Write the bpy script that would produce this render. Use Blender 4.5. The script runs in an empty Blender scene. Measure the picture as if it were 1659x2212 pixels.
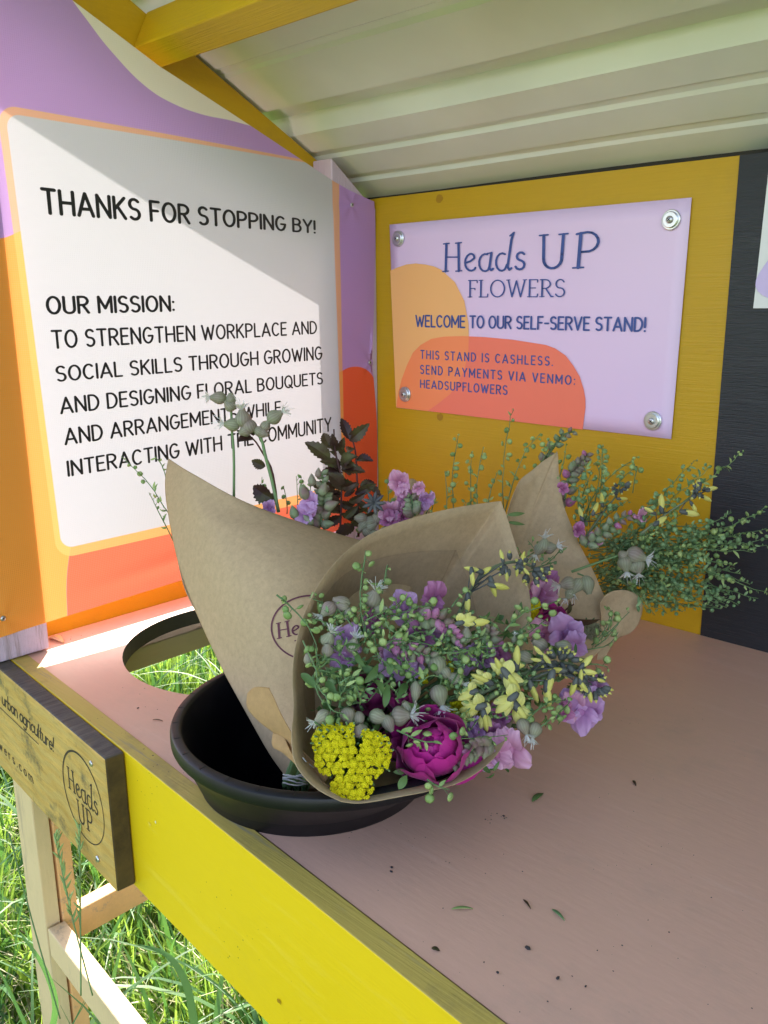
import bpy, bmesh, math, random
import numpy as np
from mathutils import Vector, Matrix
from mathutils.bvhtree import BVHTree
from math import sin, cos, pi, radians, sqrt, atan2

sc = bpy.context.scene
COL = sc.collection
H = 1.05                      # height of the camera above the ground; plan coordinates are measured from the camera

# ---------------------------------------------------------------- camera, sky, sun, exposure
R0 = (0.72273134, 0.69107035, -0.00901029)     # right
D0 = (0.15771854, -0.17760934, -0.97138035)    # down
F0 = (-0.67289247, 0.70062593, -0.23735844)    # forward
cam = bpy.data.cameras.new('camera'); camo = bpy.data.objects.new('camera', cam); COL.objects.link(camo)
cam.sensor_fit = 'VERTICAL'; cam.sensor_height = 24.0; cam.lens = 2828.68 / 3333 * 24.0
cam.clip_start = 0.02; cam.clip_end = 500
camo.matrix_world = Matrix(((R0[0], -D0[0], -F0[0], 0), (R0[1], -D0[1], -F0[1], 0), (R0[2], -D0[2], -F0[2], H), (0, 0, 0, 1)))
sc.camera = camo

SUN = Vector((1.0, -0.82, -0.85)).normalized()          # the way the light travels
world = bpy.data.worlds.new('World'); sc.world = world; world.use_nodes = True
wn = world.node_tree; wn.nodes.clear()
sky = wn.nodes.new('ShaderNodeTexSky'); sky.sky_type = 'NISHITA'; sky.sun_disc = False
sky.sun_elevation = math.asin(-SUN.z); sky.sun_rotation = atan2(-SUN.x, -SUN.y)
sky.air_density = 1.0; sky.dust_density = 1.4; sky.ozone_density = 1.0
bg = wn.nodes.new('ShaderNodeBackground'); bg.inputs['Strength'].default_value = 0.15
wo = wn.nodes.new('ShaderNodeOutputWorld')
sky_tint = wn.nodes.new('ShaderNodeMix'); sky_tint.data_type = 'RGBA'; sky_tint.blend_type = 'MULTIPLY'; sky_tint.inputs[0].default_value = 1.0
sky_tint.inputs[7].default_value = (1.16, .97, .90, 1)          # warm tint added to the sky colour to offset cold interior light
wn.links.new(sky.outputs[0], sky_tint.inputs[6]); wn.links.new(sky_tint.outputs[2], bg.inputs['Color']); wn.links.new(bg.outputs[0], wo.inputs['Surface'])
sl = bpy.data.lights.new('sun', 'SUN'); sl.energy = 3.4; sl.angle = radians(0.53); sl.color = (1.0, 0.94, 0.84)
so = bpy.data.objects.new('sun', sl); COL.objects.link(so); so.location = (-6, 5, 7)
so.rotation_euler = SUN.to_track_quat('-Z', 'Y').to_euler()
sc.view_settings.view_transform = 'Standard'; sc.view_settings.look = 'None'
sc.view_settings.gamma = 1.0; sc.view_settings.use_curve_mapping = False
sc.view_settings.exposure = 2.25
sc.render.engine = 'CYCLES'
sc.cycles.max_bounces = 10; sc.cycles.diffuse_bounces = 6; sc.cycles.transmission_bounces = 6

# ---------------------------------------------------------------- helpers
rnd = random.Random(11)
V = Vector
FPX = 2828.68 / 1.507
def at(x, y, d):
    """point of the room at distance d in front of the camera, x and y in pixels of the 1659 x 2212 image"""
    a = (x - 829.5) / FPX; b = (y - 1105.8) / FPX
    return V((d * (F0[0] + a * R0[0] + b * D0[0]), d * (F0[1] + a * R0[1] + b * D0[1]), H + d * (F0[2] + a * R0[2] + b * D0[2])))
RV, UV_, FV = V(R0), -V(D0), V(F0)
TOCAM = -FV

def mesh_obj(name, verts, faces, mat=None, parent=None, smooth=False, fm=None, mats=None):
    me = bpy.data.meshes.new(name); me.from_pydata([tuple(v) for v in verts], [], faces); me.update()
    for m in (mats or ([mat] if mat else [])): me.materials.append(m)
    if fm is not None: me.polygons.foreach_set('material_index', fm)
    if smooth: me.polygons.foreach_set('use_smooth', [True] * len(me.polygons))
    o = bpy.data.objects.new(name, me); COL.objects.link(o)
    if parent is not None: o.parent = parent
    return o
def empty(name, loc=(0, 0, 0)):
    o = bpy.data.objects.new(name, None); COL.objects.link(o); o.empty_display_size = .02
    return o
def tag(o, label=None, cat=None, group=None, kind=None):
    if label: o['label'] = label
    if cat: o['category'] = cat
    if group: o['group'] = group
    if kind: o['kind'] = kind
    return o

class MB:
    def __init__(s): s.v = []; s.f = []; s.m = []
    def add(s, v, f, m=0):
        n = len(s.v); s.v += [tuple(p) for p in v]; s.f += [tuple(i + n for i in q) for q in f]; s.m += [m] * len(f)
    def box(s, a, b, m=0):
        (x0, y0, z0), (x1, y1, z1) = a, b
        s.add([(x0,y0,z0),(x1,y0,z0),(x1,y1,z0),(x0,y1,z0),(x0,y0,z1),(x1,y0,z1),(x1,y1,z1),(x0,y1,z1)],
              [(0,3,2,1),(4,5,6,7),(0,1,5,4),(1,2,6,5),(2,3,7,6),(3,0,4,7)], m)
    def prism(s, poly, axis, a, b, m=0):
        """poly in the other two axes (in order), extruded along axis from a to b"""
        n = len(poly); vs = []
        for t in (a, b):
            for p in poly:
                q = list(p); q.insert(axis, t); vs.append(q)
        fs = [tuple(range(n))[::-1], tuple(range(n, 2 * n))] + [(i, (i + 1) % n, n + (i + 1) % n, n + i) for i in range(n)]
        s.add(vs, fs, m)
    def tube(s, pts, r, k=5, m=0, cap=True):
        n = len(pts); pts = [V(p) for p in pts]
        if not hasattr(r, '__len__'): r = [r] * n
        up = V((0.13, 0.2, 1)).normalized(); vs = []
        for i, p in enumerate(pts):
            t = (pts[min(i + 1, n - 1)] - pts[max(i - 1, 0)]).normalized()
            a = t.cross(up)
            if a.length < 1e-3: a = t.cross(V((1, 0, 0)))
            a.normalize(); b = t.cross(a)
            for j in range(k):
                w = 2 * pi * j / k; vs.append(p + (a * cos(w) + b * sin(w)) * r[i])
        fs = [(i * k + j, i * k + (j + 1) % k, (i + 1) * k + (j + 1) % k, (i + 1) * k + j) for i in range(n - 1) for j in range(k)]
        if cap: fs += [tuple(range(k))[::-1], tuple((n - 1) * k + j for j in range(k))]
        s.add(vs, fs, m)
    def lathe(s, c, ax, prof, k=16, m=0, sx=1.0, ridge=None):
        """prof: list of (distance along ax, radius)"""
        c = V(c); ax = V(ax).normalized(); a = ax.cross(V((.3, .9, .2))).normalized(); b = ax.cross(a); vs = []; fs = []
        for t, r in prof:
            for j in range(k):
                w = 2 * pi * j / k; rr = r * (1 + (ridge if ridge and j % 2 else 0))
                vs.append(c + ax * t + a * cos(w) * rr + b * sin(w) * rr * sx)
        n = len(prof)
        for i in range(n - 1):
            for j in range(k): fs.append((i * k + j, i * k + (j + 1) % k, (i + 1) * k + (j + 1) % k, (i + 1) * k + j))
        fs += [tuple(range(k))[::-1], tuple((n - 1) * k + j for j in range(k))]
        s.add(vs, fs, m)
    def lens(s, c, nrm, r, th, k=8, m=0):
        c = V(c); n = V(nrm).normalized(); a = n.cross(V((.31, .2, .93))).normalized(); b = n.cross(a)
        vs = [c + (a * cos(2*pi*j/k) + b * sin(2*pi*j/k)) * r for j in range(k)]
        vs += [c + (a * cos(2*pi*j/k) + b * sin(2*pi*j/k)) * r * .6 + n * th * .8 for j in range(k)]
        vs += [c + (a * cos(2*pi*j/k) + b * sin(2*pi*j/k)) * r * .6 - n * th * .8 for j in range(k)]
        vs += [c + n * th, c - n * th]
        fs = []
        for j in range(k):
            q = (j + 1) % k
            fs += [(j, q, k + q, k + j), (k + j, k + q, 3 * k), (q, j, 2 * k + j, 2 * k + q), (2 * k + q, 2 * k + j, 3 * k + 1)]
        s.add(vs, fs, m)
    def ball(s, c, r, m=0, k=8, n=5, sc_=(1, 1, 1)):
        c = V(c); vs = []; fs = []
        for i in range(n + 1):
            ph = pi * i / n
            for j in range(k):
                w = 2 * pi * j / k
                vs.append(c + V((r * sin(ph) * cos(w) * sc_[0], r * sin(ph) * sin(w) * sc_[1], r * cos(ph) * sc_[2])))
        fs = [(i * k + j, (i + 1) * k + j, (i + 1) * k + (j + 1) % k, i * k + (j + 1) % k) for i in range(n) for j in range(k)]
        s.add(vs, fs, m)
    def leaf(s, a, b, w, nrm, bend=0.15, fold=.2, teeth=0, m=0, seg=7, roll=0):
        """a pointed leaf from a to b, w wide at the middle"""
        a = V(a); b = V(b); d = b - a; L = d.length; t = d.normalized(); n = V(nrm); n = (n - t * n.dot(t))
        if n.length < 1e-4: n = t.orthogonal()
        n.normalize()
        if roll: n = (Matrix.Rotation(roll, 3, t) @ n)
        sd = t.cross(n); vs = []; fs = []
        for i in range(seg + 1):
            u = i / seg
            ww = w * .5 * (sin(pi * u ** .8) ** .8 if 0 < u < 1 else 0.02)
            if teeth and 0 < i < seg: ww *= 1.13 if i % 2 else .92
            c = a + d * u + n * (sin(pi * u) * bend * L)
            off = fold * ww
            vs += [c - sd * ww + n * off + t * (-ww * .16 if teeth and i % 2 == 0 else 0), c, c + sd * ww + n * off + t * (-ww * .16 if teeth and i % 2 == 0 else 0)]
        for i in range(seg):
            p = i * 3; fs += [(p, p + 1, p + 4, p + 3), (p + 1, p + 2, p + 5, p + 4)]
        s.add(vs, fs, m)
    def build(s, name, mats, parent=None, smooth=False, shift=(0, 0, 0)):
        if not isinstance(mats, (list, tuple)): mats = [mats]
        return mesh_obj(name, s.v, s.f, parent=parent, smooth=smooth, fm=s.m, mats=mats)

def bevel(o, w=.0015, seg=2):
    m = o.modifiers.new('bevel', 'BEVEL'); m.width = w; m.segments = seg; m.limit_method = 'ANGLE'
    return o
def cr(P, n):
    """Catmull-Rom resample of a point list (any tuple length) to n points"""
    P = [np.array(p, float) for p in P]; m = len(P); out = []
    for k in range(n):
        t = k / (n - 1) * (m - 1); i = min(int(t), m - 2); f = t - i
        p0, p1, p2, p3 = P[max(i - 1, 0)], P[i], P[i + 1], P[min(i + 2, m - 1)]
        out.append(.5 * ((2 * p1) + (p2 - p0) * f + (2 * p0 - 5 * p1 + 4 * p2 - p3) * f * f + (3 * p1 - p0 - 3 * p2 + p3) * f ** 3))
    return out

# ---------------------------------------------------------------- materials
class NT:
    def __init__(s, name):
        s.m = bpy.data.materials.new(name); s.m.use_nodes = True; s.t = s.m.node_tree; s.t.nodes.clear()
        s.out = s.n('ShaderNodeOutputMaterial')
    def n(s, ty, **kw):
        x = s.t.nodes.new(ty)
        for k, v in kw.items():
            if k in x.bl_rna.properties.keys(): setattr(x, k, v)
            else: s.put(x.inputs[k.replace('_', ' ')], v)
        return x
    def put(s, sock, v):
        if isinstance(v, bpy.types.NodeSocket): s.t.links.new(v, sock)
        elif isinstance(v, (tuple, list)) and len(v) == 3 and sock.type == 'RGBA': sock.default_value = (*v, 1)
        else: sock.default_value = v
    def math(s, op, a, b=0.0, c=None, clamp=False):
        x = s.t.nodes.new('ShaderNodeMath'); x.operation = op; x.use_clamp = clamp
        s.put(x.inputs[0], a); s.put(x.inputs[1], b)
        if c is not None: s.put(x.inputs[2], c)
        return x.outputs[0]
    def mix(s, f, a, b, mode='MIX'):
        x = s.t.nodes.new('ShaderNodeMix'); x.data_type = 'RGBA'; x.blend_type = mode
        s.put(x.inputs[0], f); s.put(x.inputs[6], a); s.put(x.inputs[7], b); return x.outputs[2]
    def ramp(s, f, stops):
        x = s.t.nodes.new('ShaderNodeValToRGB'); cr_ = x.color_ramp
        while len(cr_.elements) < len(stops): cr_.elements.new(.5)
        for e, (p, c) in zip(cr_.elements, stops): e.position = p; e.color = (*c, 1) if hasattr(c, '__len__') else (c, c, c, 1)
        s.put(x.inputs[0], f); return x.outputs[0]
    def noise(s, scale, detail=4, rough=.55, vec=None, stretch=None, w=None):
        if vec is None: vec = s.obj()
        if stretch: 
            mp = s.t.nodes.new('ShaderNodeMapping'); s.put(mp.inputs[0], vec); mp.inputs['Scale'].default_value = stretch; vec = mp.outputs[0]
        x = s.t.nodes.new('ShaderNodeTexNoise'); s.put(x.inputs['Vector'], vec)
        x.inputs['Scale'].default_value = scale; x.inputs['Detail'].default_value = detail; x.inputs['Roughness'].default_value = rough
        return x.outputs[0]
    def obj(s):
        x = s.t.nodes.new('ShaderNodeTexCoord'); return x.outputs['Object']
    def bump(s, h, st=.3, dist=.001, nrm=None):
        x = s.t.nodes.new('ShaderNodeBump'); x.inputs['Strength'].default_value = st; x.inputs['Distance'].default_value = dist
        s.put(x.inputs['Height'], h)
        if nrm is not None: s.put(x.inputs['Normal'], nrm)
        return x.outputs[0]
    def pbsdf(s, col, rough=.5, nrm=None, metal=0, spec=.5, coat=0, sheen=0):
        x = s.t.nodes.new('ShaderNodeBsdfPrincipled'); s.put(x.inputs['Base Color'], col); s.put(x.inputs['Roughness'], rough)
        x.inputs['Metallic'].default_value = metal; x.inputs['Specular IOR Level'].default_value = spec
        if coat: x.inputs['Coat Weight'].default_value = coat
        if sheen: x.inputs['Sheen Weight'].default_value = sheen
        if nrm is not None: s.put(x.inputs['Normal'], nrm)
        return x.outputs[0]
    def done(s, sh): s.t.links.new(sh, s.out.inputs['Surface']); return s.m
    def translucent(s, sh, col, f, nrm=None):
        t = s.t.nodes.new('ShaderNodeBsdfTranslucent'); s.put(t.inputs[0], col)
        if nrm is not None: s.put(t.inputs['Normal'], nrm)
        x = s.t.nodes.new('ShaderNodeMixShader'); s.put(x.inputs[0], f); s.t.links.new(sh, x.inputs[1]); s.t.links.new(t.outputs[0], x.inputs[2])
        return x.outputs[0]

def lin(r, g, b):
    f = lambda c: (c / 255 / 12.92) if c / 255 <= .04045 else ((c / 255 + .055) / 1.055) ** 2.4
    return (f(r), f(g), f(b))

def paint(name, col, worn=None, rough=.45, grain=(3, 60, 60), amt=.5, dirt=.35, dirtcol=(.06, .055, .04), speck=0.0, bumpst=.35, spec=.4, wornamt=.8):
    """brushed paint over plywood or timber: brush streaks, knots telling through, grime and worn patches"""
    t = NT(name)
    g = t.noise(9, 5, .6, stretch=grain); big = t.noise(3.2, 4, .6); fine = t.noise(240, 2, .5)
    c = t.mix(t.math('MULTIPLY', t.ramp(g, [(.35, 0), (.75, 1)]), amt * .5), col, tuple(x * .78 for x in col))
    c = t.mix(t.math('MULTIPLY', t.ramp(big, [(.4, 0), (.68, 1)]), amt * .4), c, tuple(min(1, x * 1.15) for x in col))
    d = t.math('MULTIPLY', t.ramp(t.noise(14, 7, .72), [(.52, 0), (.74, 1)]), dirt)
    c = t.mix(d, c, dirtcol)
    if worn:
        wv = t.math('MULTIPLY', t.ramp(t.noise(38, 6, .7, stretch=tuple(.25 * k ** .5 if k > 5 else .12 for k in grain)), [(.58, 0), (.66, 1)]), wornamt)
        c = t.mix(wv, c, worn)
    if speck:
        vo = t.n('ShaderNodeTexVoronoi'); vo.inputs['Scale'].default_value = 170; t.put(vo.inputs['Vector'], t.obj())
        s_ = t.math('LESS_THAN', vo.outputs['Distance'], t.math('MULTIPLY', t.ramp(t.noise(9, 4, .7), [(.5, 0), (.75, 1)]), speck))
        c = t.mix(t.math('MULTIPLY', s_, .85), c, (.03, .025, .02))
    n = t.bump(t.math('ADD', t.math('MULTIPLY', g, 1.0), t.math('MULTIPLY', fine, .25)), bumpst, .0012)
    r = t.ramp(big, [(.3, rough - .06), (.7, rough + .12)])
    return t.done(t.pbsdf(c, r, n, spec=spec))

M = {}
YEL = (.62, .40, .006)
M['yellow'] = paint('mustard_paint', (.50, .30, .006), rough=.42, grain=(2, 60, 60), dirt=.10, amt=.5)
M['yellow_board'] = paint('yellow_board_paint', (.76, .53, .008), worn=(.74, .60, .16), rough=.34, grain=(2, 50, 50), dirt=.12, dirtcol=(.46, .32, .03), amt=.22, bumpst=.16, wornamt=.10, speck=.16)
M['yellow_worn'] = paint('worn_board_top', (.50, .38, .085), worn=(.24, .22, .17), rough=.55, grain=(2, 60, 60), dirt=.6, dirtcol=(.15, .125, .065), speck=.3)
M['beam'] = paint('beam_paint', (.58, .36, .006), rough=.4, grain=(2, 60, 60), dirt=.08, amt=.6, bumpst=.5)
M['rafter'] = paint('rafter_paint', (.52, .32, .005), rough=.42, grain=(60, 3, 20), dirt=.16, amt=.6, bumpst=.5)
M['pink'] = paint('dusty_pink_counter_paint', (.67, .40, .295), worn=(.76, .52, .42), wornamt=.22, rough=.38, grain=(5, 22, 22), dirt=.26, dirtcol=(.34, .27, .22), speck=.16, amt=.35, bumpst=.14)
M['lilac_post'] = paint('lilac_post_paint', (.56, .46, .58), worn=(.30, .24, .26), rough=.55, grain=(60, 60, 4), dirt=.2, amt=.7, bumpst=.8)
M['cream'] = paint('cream_timber', (.64, .48, .27), worn=(.40, .30, .2), rough=.55, grain=(40, 40, 3), dirt=.15, speck=.12, amt=.6, bumpst=.5)
M['peach'] = paint('peach_timber', (.72, .40, .17), worn=(.38, .26, .18), rough=.55, grain=(3, 30, 40), dirt=.15, speck=.1, amt=.6, bumpst=.5)
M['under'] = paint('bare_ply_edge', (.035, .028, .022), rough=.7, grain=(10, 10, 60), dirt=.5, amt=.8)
M['apron'] = paint('apron_timber', (.40, .31, .19), rough=.6, grain=(40, 3, 40), dirt=.1, amt=.5)
M['black_wall'] = paint('black_plywood_paint', (.011, .014, .020), worn=(.03, .034, .04), rough=.42, grain=(4, 60, 110), dirt=.0, amt=.8, bumpst=.5, wornamt=.4, spec=.5)
M['gap_shade'] = paint('gap_shade', (.03, .028, .02), rough=.7)  # near-black tone painting the shade in the gap under the roof

def mat_roof():
    t = NT('cream_steel_roofing')
    c = t.mix(t.ramp(t.noise(6, 3), [(.4, 0), (.7, 1)]), (.64, .67, .62), (.72, .75, .70))
    n = t.bump(t.noise(30, 2), .12, .0015)
    return t.done(t.pbsdf(c, .33, n, spec=.55))
M['roof'] = mat_roof()
def mat_plastic():
    t = NT('black_moulded_plastic')
    c = t.mix(t.ramp(t.noise(25, 5, .7), [(.5, 0), (.8, 1)]), (.003, .003, .005), (.012, .011, .014))
    return t.done(t.pbsdf(c, t.ramp(t.noise(12, 4), [(.3, .36), (.7, .55)]), t.bump(t.noise(90, 3), .12, .0006), spec=.35))
M['bucket'] = mat_plastic()
def mat_kraft(name, base, f=.16):
    t = NT(name)
    fib = t.noise(420, 3, .7); fl = t.noise(170, 5, .8)
    c = t.mix(t.ramp(fl, [(.3, 0), (.7, 1)]), tuple(x * .84 for x in base), tuple(min(1, x * 1.12) for x in base))
    c = t.mix(t.math('MULTIPLY', t.ramp(fib, [(.62, 0), (.74, 1)]), .4), c, tuple(x * .55 for x in base))
    vo = t.n('ShaderNodeTexVoronoi', feature='DISTANCE_TO_EDGE'); vo.inputs['Scale'].default_value = 11; t.put(vo.inputs['Vector'], t.mix(.06, t.obj(), t.noise(14, 2)))
    crease = t.math('MULTIPLY', t.math('MINIMUM', vo.outputs['Distance'], .05), 26)
    n = t.bump(t.math('ADD', t.math('ADD', fib, crease), t.math('MULTIPLY', t.noise(9, 2), 5.0)), .2, .0006)
    return t.done(t.translucent(t.pbsdf(c, .78, n, spec=.2), tuple(min(1, x * 1.1) for x in base), f, n))
M['kraft'] = mat_kraft('kraft_paper', (.52, .385, .23))
M['kraft_lining_shaded'] = mat_kraft('kraft_paper_lining_shaded', (.40, .29, .175), .04)  # same paper, base darkened to stand in for less light through doubled sheets
M['kraft_flap_lit'] = mat_kraft('kraft_paper_flap_lit', (.55, .36, .17), .35)  # same paper, warmer base stands in for light shining through the flap
def mat_simple(name, c, rough=.5, metal=0, spec=.5, bumpsc=0):
    t = NT(name)
    cc = t.mix(t.ramp(t.noise(70, 3), [(.3, 0), (.7, 1)]), tuple(x * .85 for x in c), tuple(min(1, x * 1.1) for x in c))
    return t.done(t.pbsdf(cc, rough, t.bump(t.noise(bumpsc, 2), .3, .0006) if bumpsc else None, metal, spec))
M['zinc'] = mat_simple('zinc_washer', (.62, .64, .66), .32, .9)
M['screw'] = mat_simple('screw_steel', (.55, .56, .58), .35, .9)
M['recess'] = mat_simple('screw_recess', (.03, .03, .035), .6)
M['print_black'] = mat_simple('black_print', (.012, .012, .013), .5)
M['print_blue'] = mat_simple('blue_print', (.035, .075, .30), .45)
M['print_maroon'] = mat_simple('maroon_stamp_ink', (.115, .03, .05), .8)
M['burnt'] = mat_simple('burnt_engraving', (.035, .022, .012), .8)
M['white_thread'] = mat_simple('rubber_band', (.62, .60, .55), .6)

def mat_plant(name, c1, c2, rough=.5, tr=.25, spec=.35, c3=None, bsc=160, bst=.15, trc=None):
    """leaf or petal: each island takes its own tone, light comes through"""
    t = NT(name)
    g = t.t.nodes.new('ShaderNodeNewGeometry'); oi = t.t.nodes.new('ShaderNodeObjectInfo')
    r = t.math('FRACT', t.math('ADD', g.outputs['Random Per Island'], oi.outputs['Random']))
    c = t.mix(r, c1, c2)
    if c3: c = t.mix(t.math('MULTIPLY', t.ramp(t.noise(55, 3), [(.45, 0), (.65, 1)]), .8), c, c3)
    n = t.bump(t.noise(bsc, 3), bst, .0006)
    return t.done(t.translucent(t.pbsdf(c, rough, n, spec=spec), trc or c, tr, n))
M['pod'] = mat_plant('seed_pod_green', (.20, .33, .10), (.42, .54, .20), tr=.2)
M['pod_dark'] = mat_plant('seed_pod_blue_green', (.14, .26, .11), (.27, .41, .18), tr=.15)
M['stem'] = mat_plant('stem_green', (.10, .19, .07), (.17, .28, .11), tr=.05)
M['leaf'] = mat_plant('narrow_leaf_green', (.07, .15, .04), (.15, .26, .08), tr=.3)
M['silene_leaf'] = mat_plant('silene_green', (.17, .26, .12), (.28, .36, .20), tr=.25)
M['white_petal'] = mat_plant('white_petal', (.75, .78, .76), (.85, .86, .82), tr=.25)
M['yarrow'] = mat_plant('yarrow_yellow', (.95, .84, .004), (1.0, .94, .012), tr=.0, rough=.7)
M['yarrow_c'] = mat_plant('yarrow_centre', (.60, .42, .003), (.75, .58, .005), tr=0, rough=.8)
M['yarrow_bud'] = mat_plant('yarrow_bud', (.28, .30, .17), (.40, .41, .26), tr=0)
M['peony'] = mat_plant('magenta_peony_petal', (.40, .004, .19), (.52, .010, .27), rough=.42, tr=.3, c3=(.60, .03, .38), bsc=45, bst=.5)
M['peony_dark'] = mat_plant('dark_peony_petal', (.13, .004, .05), (.22, .006, .09), rough=.45, tr=.2, bsc=45, bst=.5)
M['lilac'] = mat_plant('lilac_petal', (.46, .26, .50), (.56, .36, .58), tr=.3, c3=(.44, .20, .40), bsc=60, bst=.35)
M['pinkp'] = mat_plant('pink_petal', (.52, .17, .38), (.60, .27, .46), tr=.3, c3=(.62, .36, .50), bsc=60, bst=.35)
M['magp'] = mat_plant('deep_pink_petal', (.36, .07, .27), (.45, .12, .36), tr=.3, c3=(.52, .2, .38))
M['bap'] = mat_plant('pale_yellow_petal', (.66, .66, .17), (.76, .75, .28), tr=.3, c3=(.62, .60, .30))
M['bap_cal'] = mat_plant('slate_calyx', (.065, .075, .075), (.11, .12, .11), tr=.05)
M['bap_stem'] = mat_plant('grey_green_stem', (.12, .155, .08), (.16, .20, .11), tr=0)
M['snapbud'] = mat_plant('snapdragon_bud', (.20, .27, .13), (.30, .35, .21), tr=.2, c3=(.26, .13, .15))
M['nine'] = mat_plant('ninebark_leaf', (.035, .014, .014), (.075, .045, .022), tr=.15, c3=(.085, .09, .03), rough=.42)
M['nine_stem'] = mat_plant('ninebark_stem', (.05, .015, .015), (.12, .03, .025), tr=0)
M['poppy'] = mat_plant('star_pod', (.06, .065, .075), (.12, .12, .11), tr=0)
M['grass'] = mat_plant('grass_blade', (.06, .17, .015), (.32, .46, .07), tr=.42, rough=.5, trc=(.32, .50, .07))
M['grass_dry'] = mat_plant('dry_grass', (.42, .40, .22), (.55, .52, .32), tr=.3)
M['grass_blue'] = mat_plant('broad_grass_blade', (.05, .14, .05), (.09, .20, .06), tr=.3, trc=(.12, .28, .05))
def mat_petal(name, base, edge, vein, tr=.3, rough=.45, vs_=24):
    """petal: deeper at the claw, paler at the rim, fine veins fanning along it"""
    t = NT(name)
    a = t.t.nodes.new('ShaderNodeAttribute'); a.attribute_name = 'along'; b = t.t.nodes.new('ShaderNodeAttribute'); b.attribute_name = 'across'
    oi = t.t.nodes.new('ShaderNodeObjectInfo')
    nz = t.noise(60, 3)
    c = t.mix(t.math('POWER', t.math('ADD', t.math('MULTIPLY', a.outputs['Fac'], .85), t.math('MULTIPLY', nz, .2)), 1.4), base, edge)
    v = t.math('SINE', t.math('ADD', t.math('MULTIPLY', b.outputs['Fac'], vs_), t.math('MULTIPLY', nz, 6)))
    c = t.mix(t.math('MULTIPLY', t.math('GREATER_THAN', v, .55), .32), c, vein)
    c = t.mix(t.math('MULTIPLY', oi.outputs['Random'], .35), c, tuple(min(1, x * 1.25 + .03) for x in edge))
    n = t.bump(t.math('ADD', v, t.math('MULTIPLY', t.noise(120, 3), 2)), .22, .0005)
    return t.done(t.translucent(t.pbsdf(c, rough, n, spec=.35, sheen=.15), c, tr, n))
M['peony'] = mat_petal('magenta_peony_petal', (.27, .002, .13), (.56, .02, .29), (.30, .002, .16), vs_=14)
M['peony_dark'] = mat_petal('dark_peony_petal', (.10, .002, .04), (.26, .008, .11), (.12, .003, .05), vs_=14)
M['lilac'] = mat_petal('lilac_petal', (.40, .13, .36), (.60, .40, .66), (.42, .20, .46))
M['pinkp'] = mat_petal('pink_petal', (.48, .14, .32), (.70, .42, .58), (.46, .16, .34))
M['magp'] = mat_petal('deep_pink_petal', (.30, .05, .18), (.52, .22, .42), (.30, .06, .2))
M['bap'] = mat_petal('pale_yellow_petal', (.66, .62, .12), (.80, .78, .30), (.56, .54, .14), rough=.5)
def mat_calyx():
    t = NT('veined_calyx')
    a = t.t.nodes.new('ShaderNodeAttribute'); a.attribute_name = 'vein'; oi = t.t.nodes.new('ShaderNodeObjectInfo')
    base = t.mix(oi.outputs['Random'], (.36, .40, .25), (.44, .48, .31))
    base = t.mix(t.ramp(t.noise(50, 2), [(.4, 0), (.7, 1)]), base, (.42, .33, .29))
    c = t.mix(t.math('MULTIPLY', a.outputs['Fac'], .6), base, (.20, .16, .13))
    n = t.bump(t.noise(260, 2), .15, .0005)
    return t.done(t.translucent(t.pbsdf(c, .5, n, spec=.35), base, .3, n))
M['calyx'] = mat_calyx()

def mat_sign():
    t = NT('weathered_sign_wood')
    g = t.noise(7, 6, .62, stretch=(2.0, 14, 16)); g2 = t.noise(11, 6, .6, stretch=(3, 40, 55))
    w = t.t.nodes.new('ShaderNodeTexWave'); w.wave_type = 'BANDS'; w.bands_direction = 'Z'; t.put(w.inputs['Vector'], t.obj())
    w.inputs['Scale'].default_value = 22; w.inputs['Distortion'].default_value = 9; w.inputs['Detail'].default_value = 3; w.inputs['Detail Scale'].default_value = .8
    c = t.mix(t.ramp(g, [(.3, 0), (.7, 1)]), (.40, .235, .055), (.60, .385, .11))
    c = t.mix(t.math('MULTIPLY', t.ramp(w.outputs[0], [(.3, 0), (.8, 1)]), .22), c, (.40, .34, .15))
    c = t.mix(t.math('MULTIPLY', t.ramp(g2, [(.5, 0), (.8, 1)]), .5), c, (.12, .09, .035))
    mold = t.math('MULTIPLY', t.ramp(t.noise(17, 8, .78), [(.55, 0), (.67, 1)]), .75)
    c = t.mix(mold, c, (.035, .045, .05))
    n = t.bump(t.math('ADD', g, g2), .5, .0012)
    return t.done(t.pbsdf(c, .55, n, spec=.35))
M['sign'] = mat_sign()
def mat_signtop():
    t = NT('grey_weathered_edge')
    g = t.noise(10, 6, .6, stretch=(20, 3, 20)); g2 = t.noise(25, 6, .7)
    c = t.mix(t.ramp(g, [(.35, 0), (.7, 1)]), (.055, .05, .05), (.13, .115, .10))
    c = t.mix(t.math('MULTIPLY', t.ramp(g2, [(.5, 0), (.7, 1)]), .5), c, (.16, .12, .05))
    return t.done(t.pbsdf(c, .7, t.bump(g, .8, .0015), spec=.25))
M['sign_top'] = mat_signtop()
def mat_signend():
    t = NT('brown_end_grain')
    g = t.noise(14, 6, .7)
    c = t.mix(t.ramp(g, [(.3, 0), (.7, 1)]), (.03, .02, .012), (.13, .085, .025))
    return t.done(t.pbsdf(c, .6, t.bump(g, .6, .0015), spec=.3))
M['sign_end'] = mat_signend()

def mat_soil():
    t = NT('lawn_ground')
    a = t.noise(9, 6, .7); b = t.noise(1.2, 4, .6)
    c = t.mix(t.ramp(a, [(.35, 0), (.65, 1)]), (.055, .095, .022), (.11, .19, .035))
    c = t.mix(t.ramp(t.noise(22, 5, .7), [(.55, 0), (.7, 1)]), c, (.20, .17, .12))
    c = t.mix(t.math('MULTIPLY', t.ramp(b, [(.4, 0), (.6, 1)]), .4), c, (.16, .24, .06))
    return t.done(t.pbsdf(c, .9, t.bump(a, 1, .02), spec=.2))
M['soil'] = mat_soil()

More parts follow.
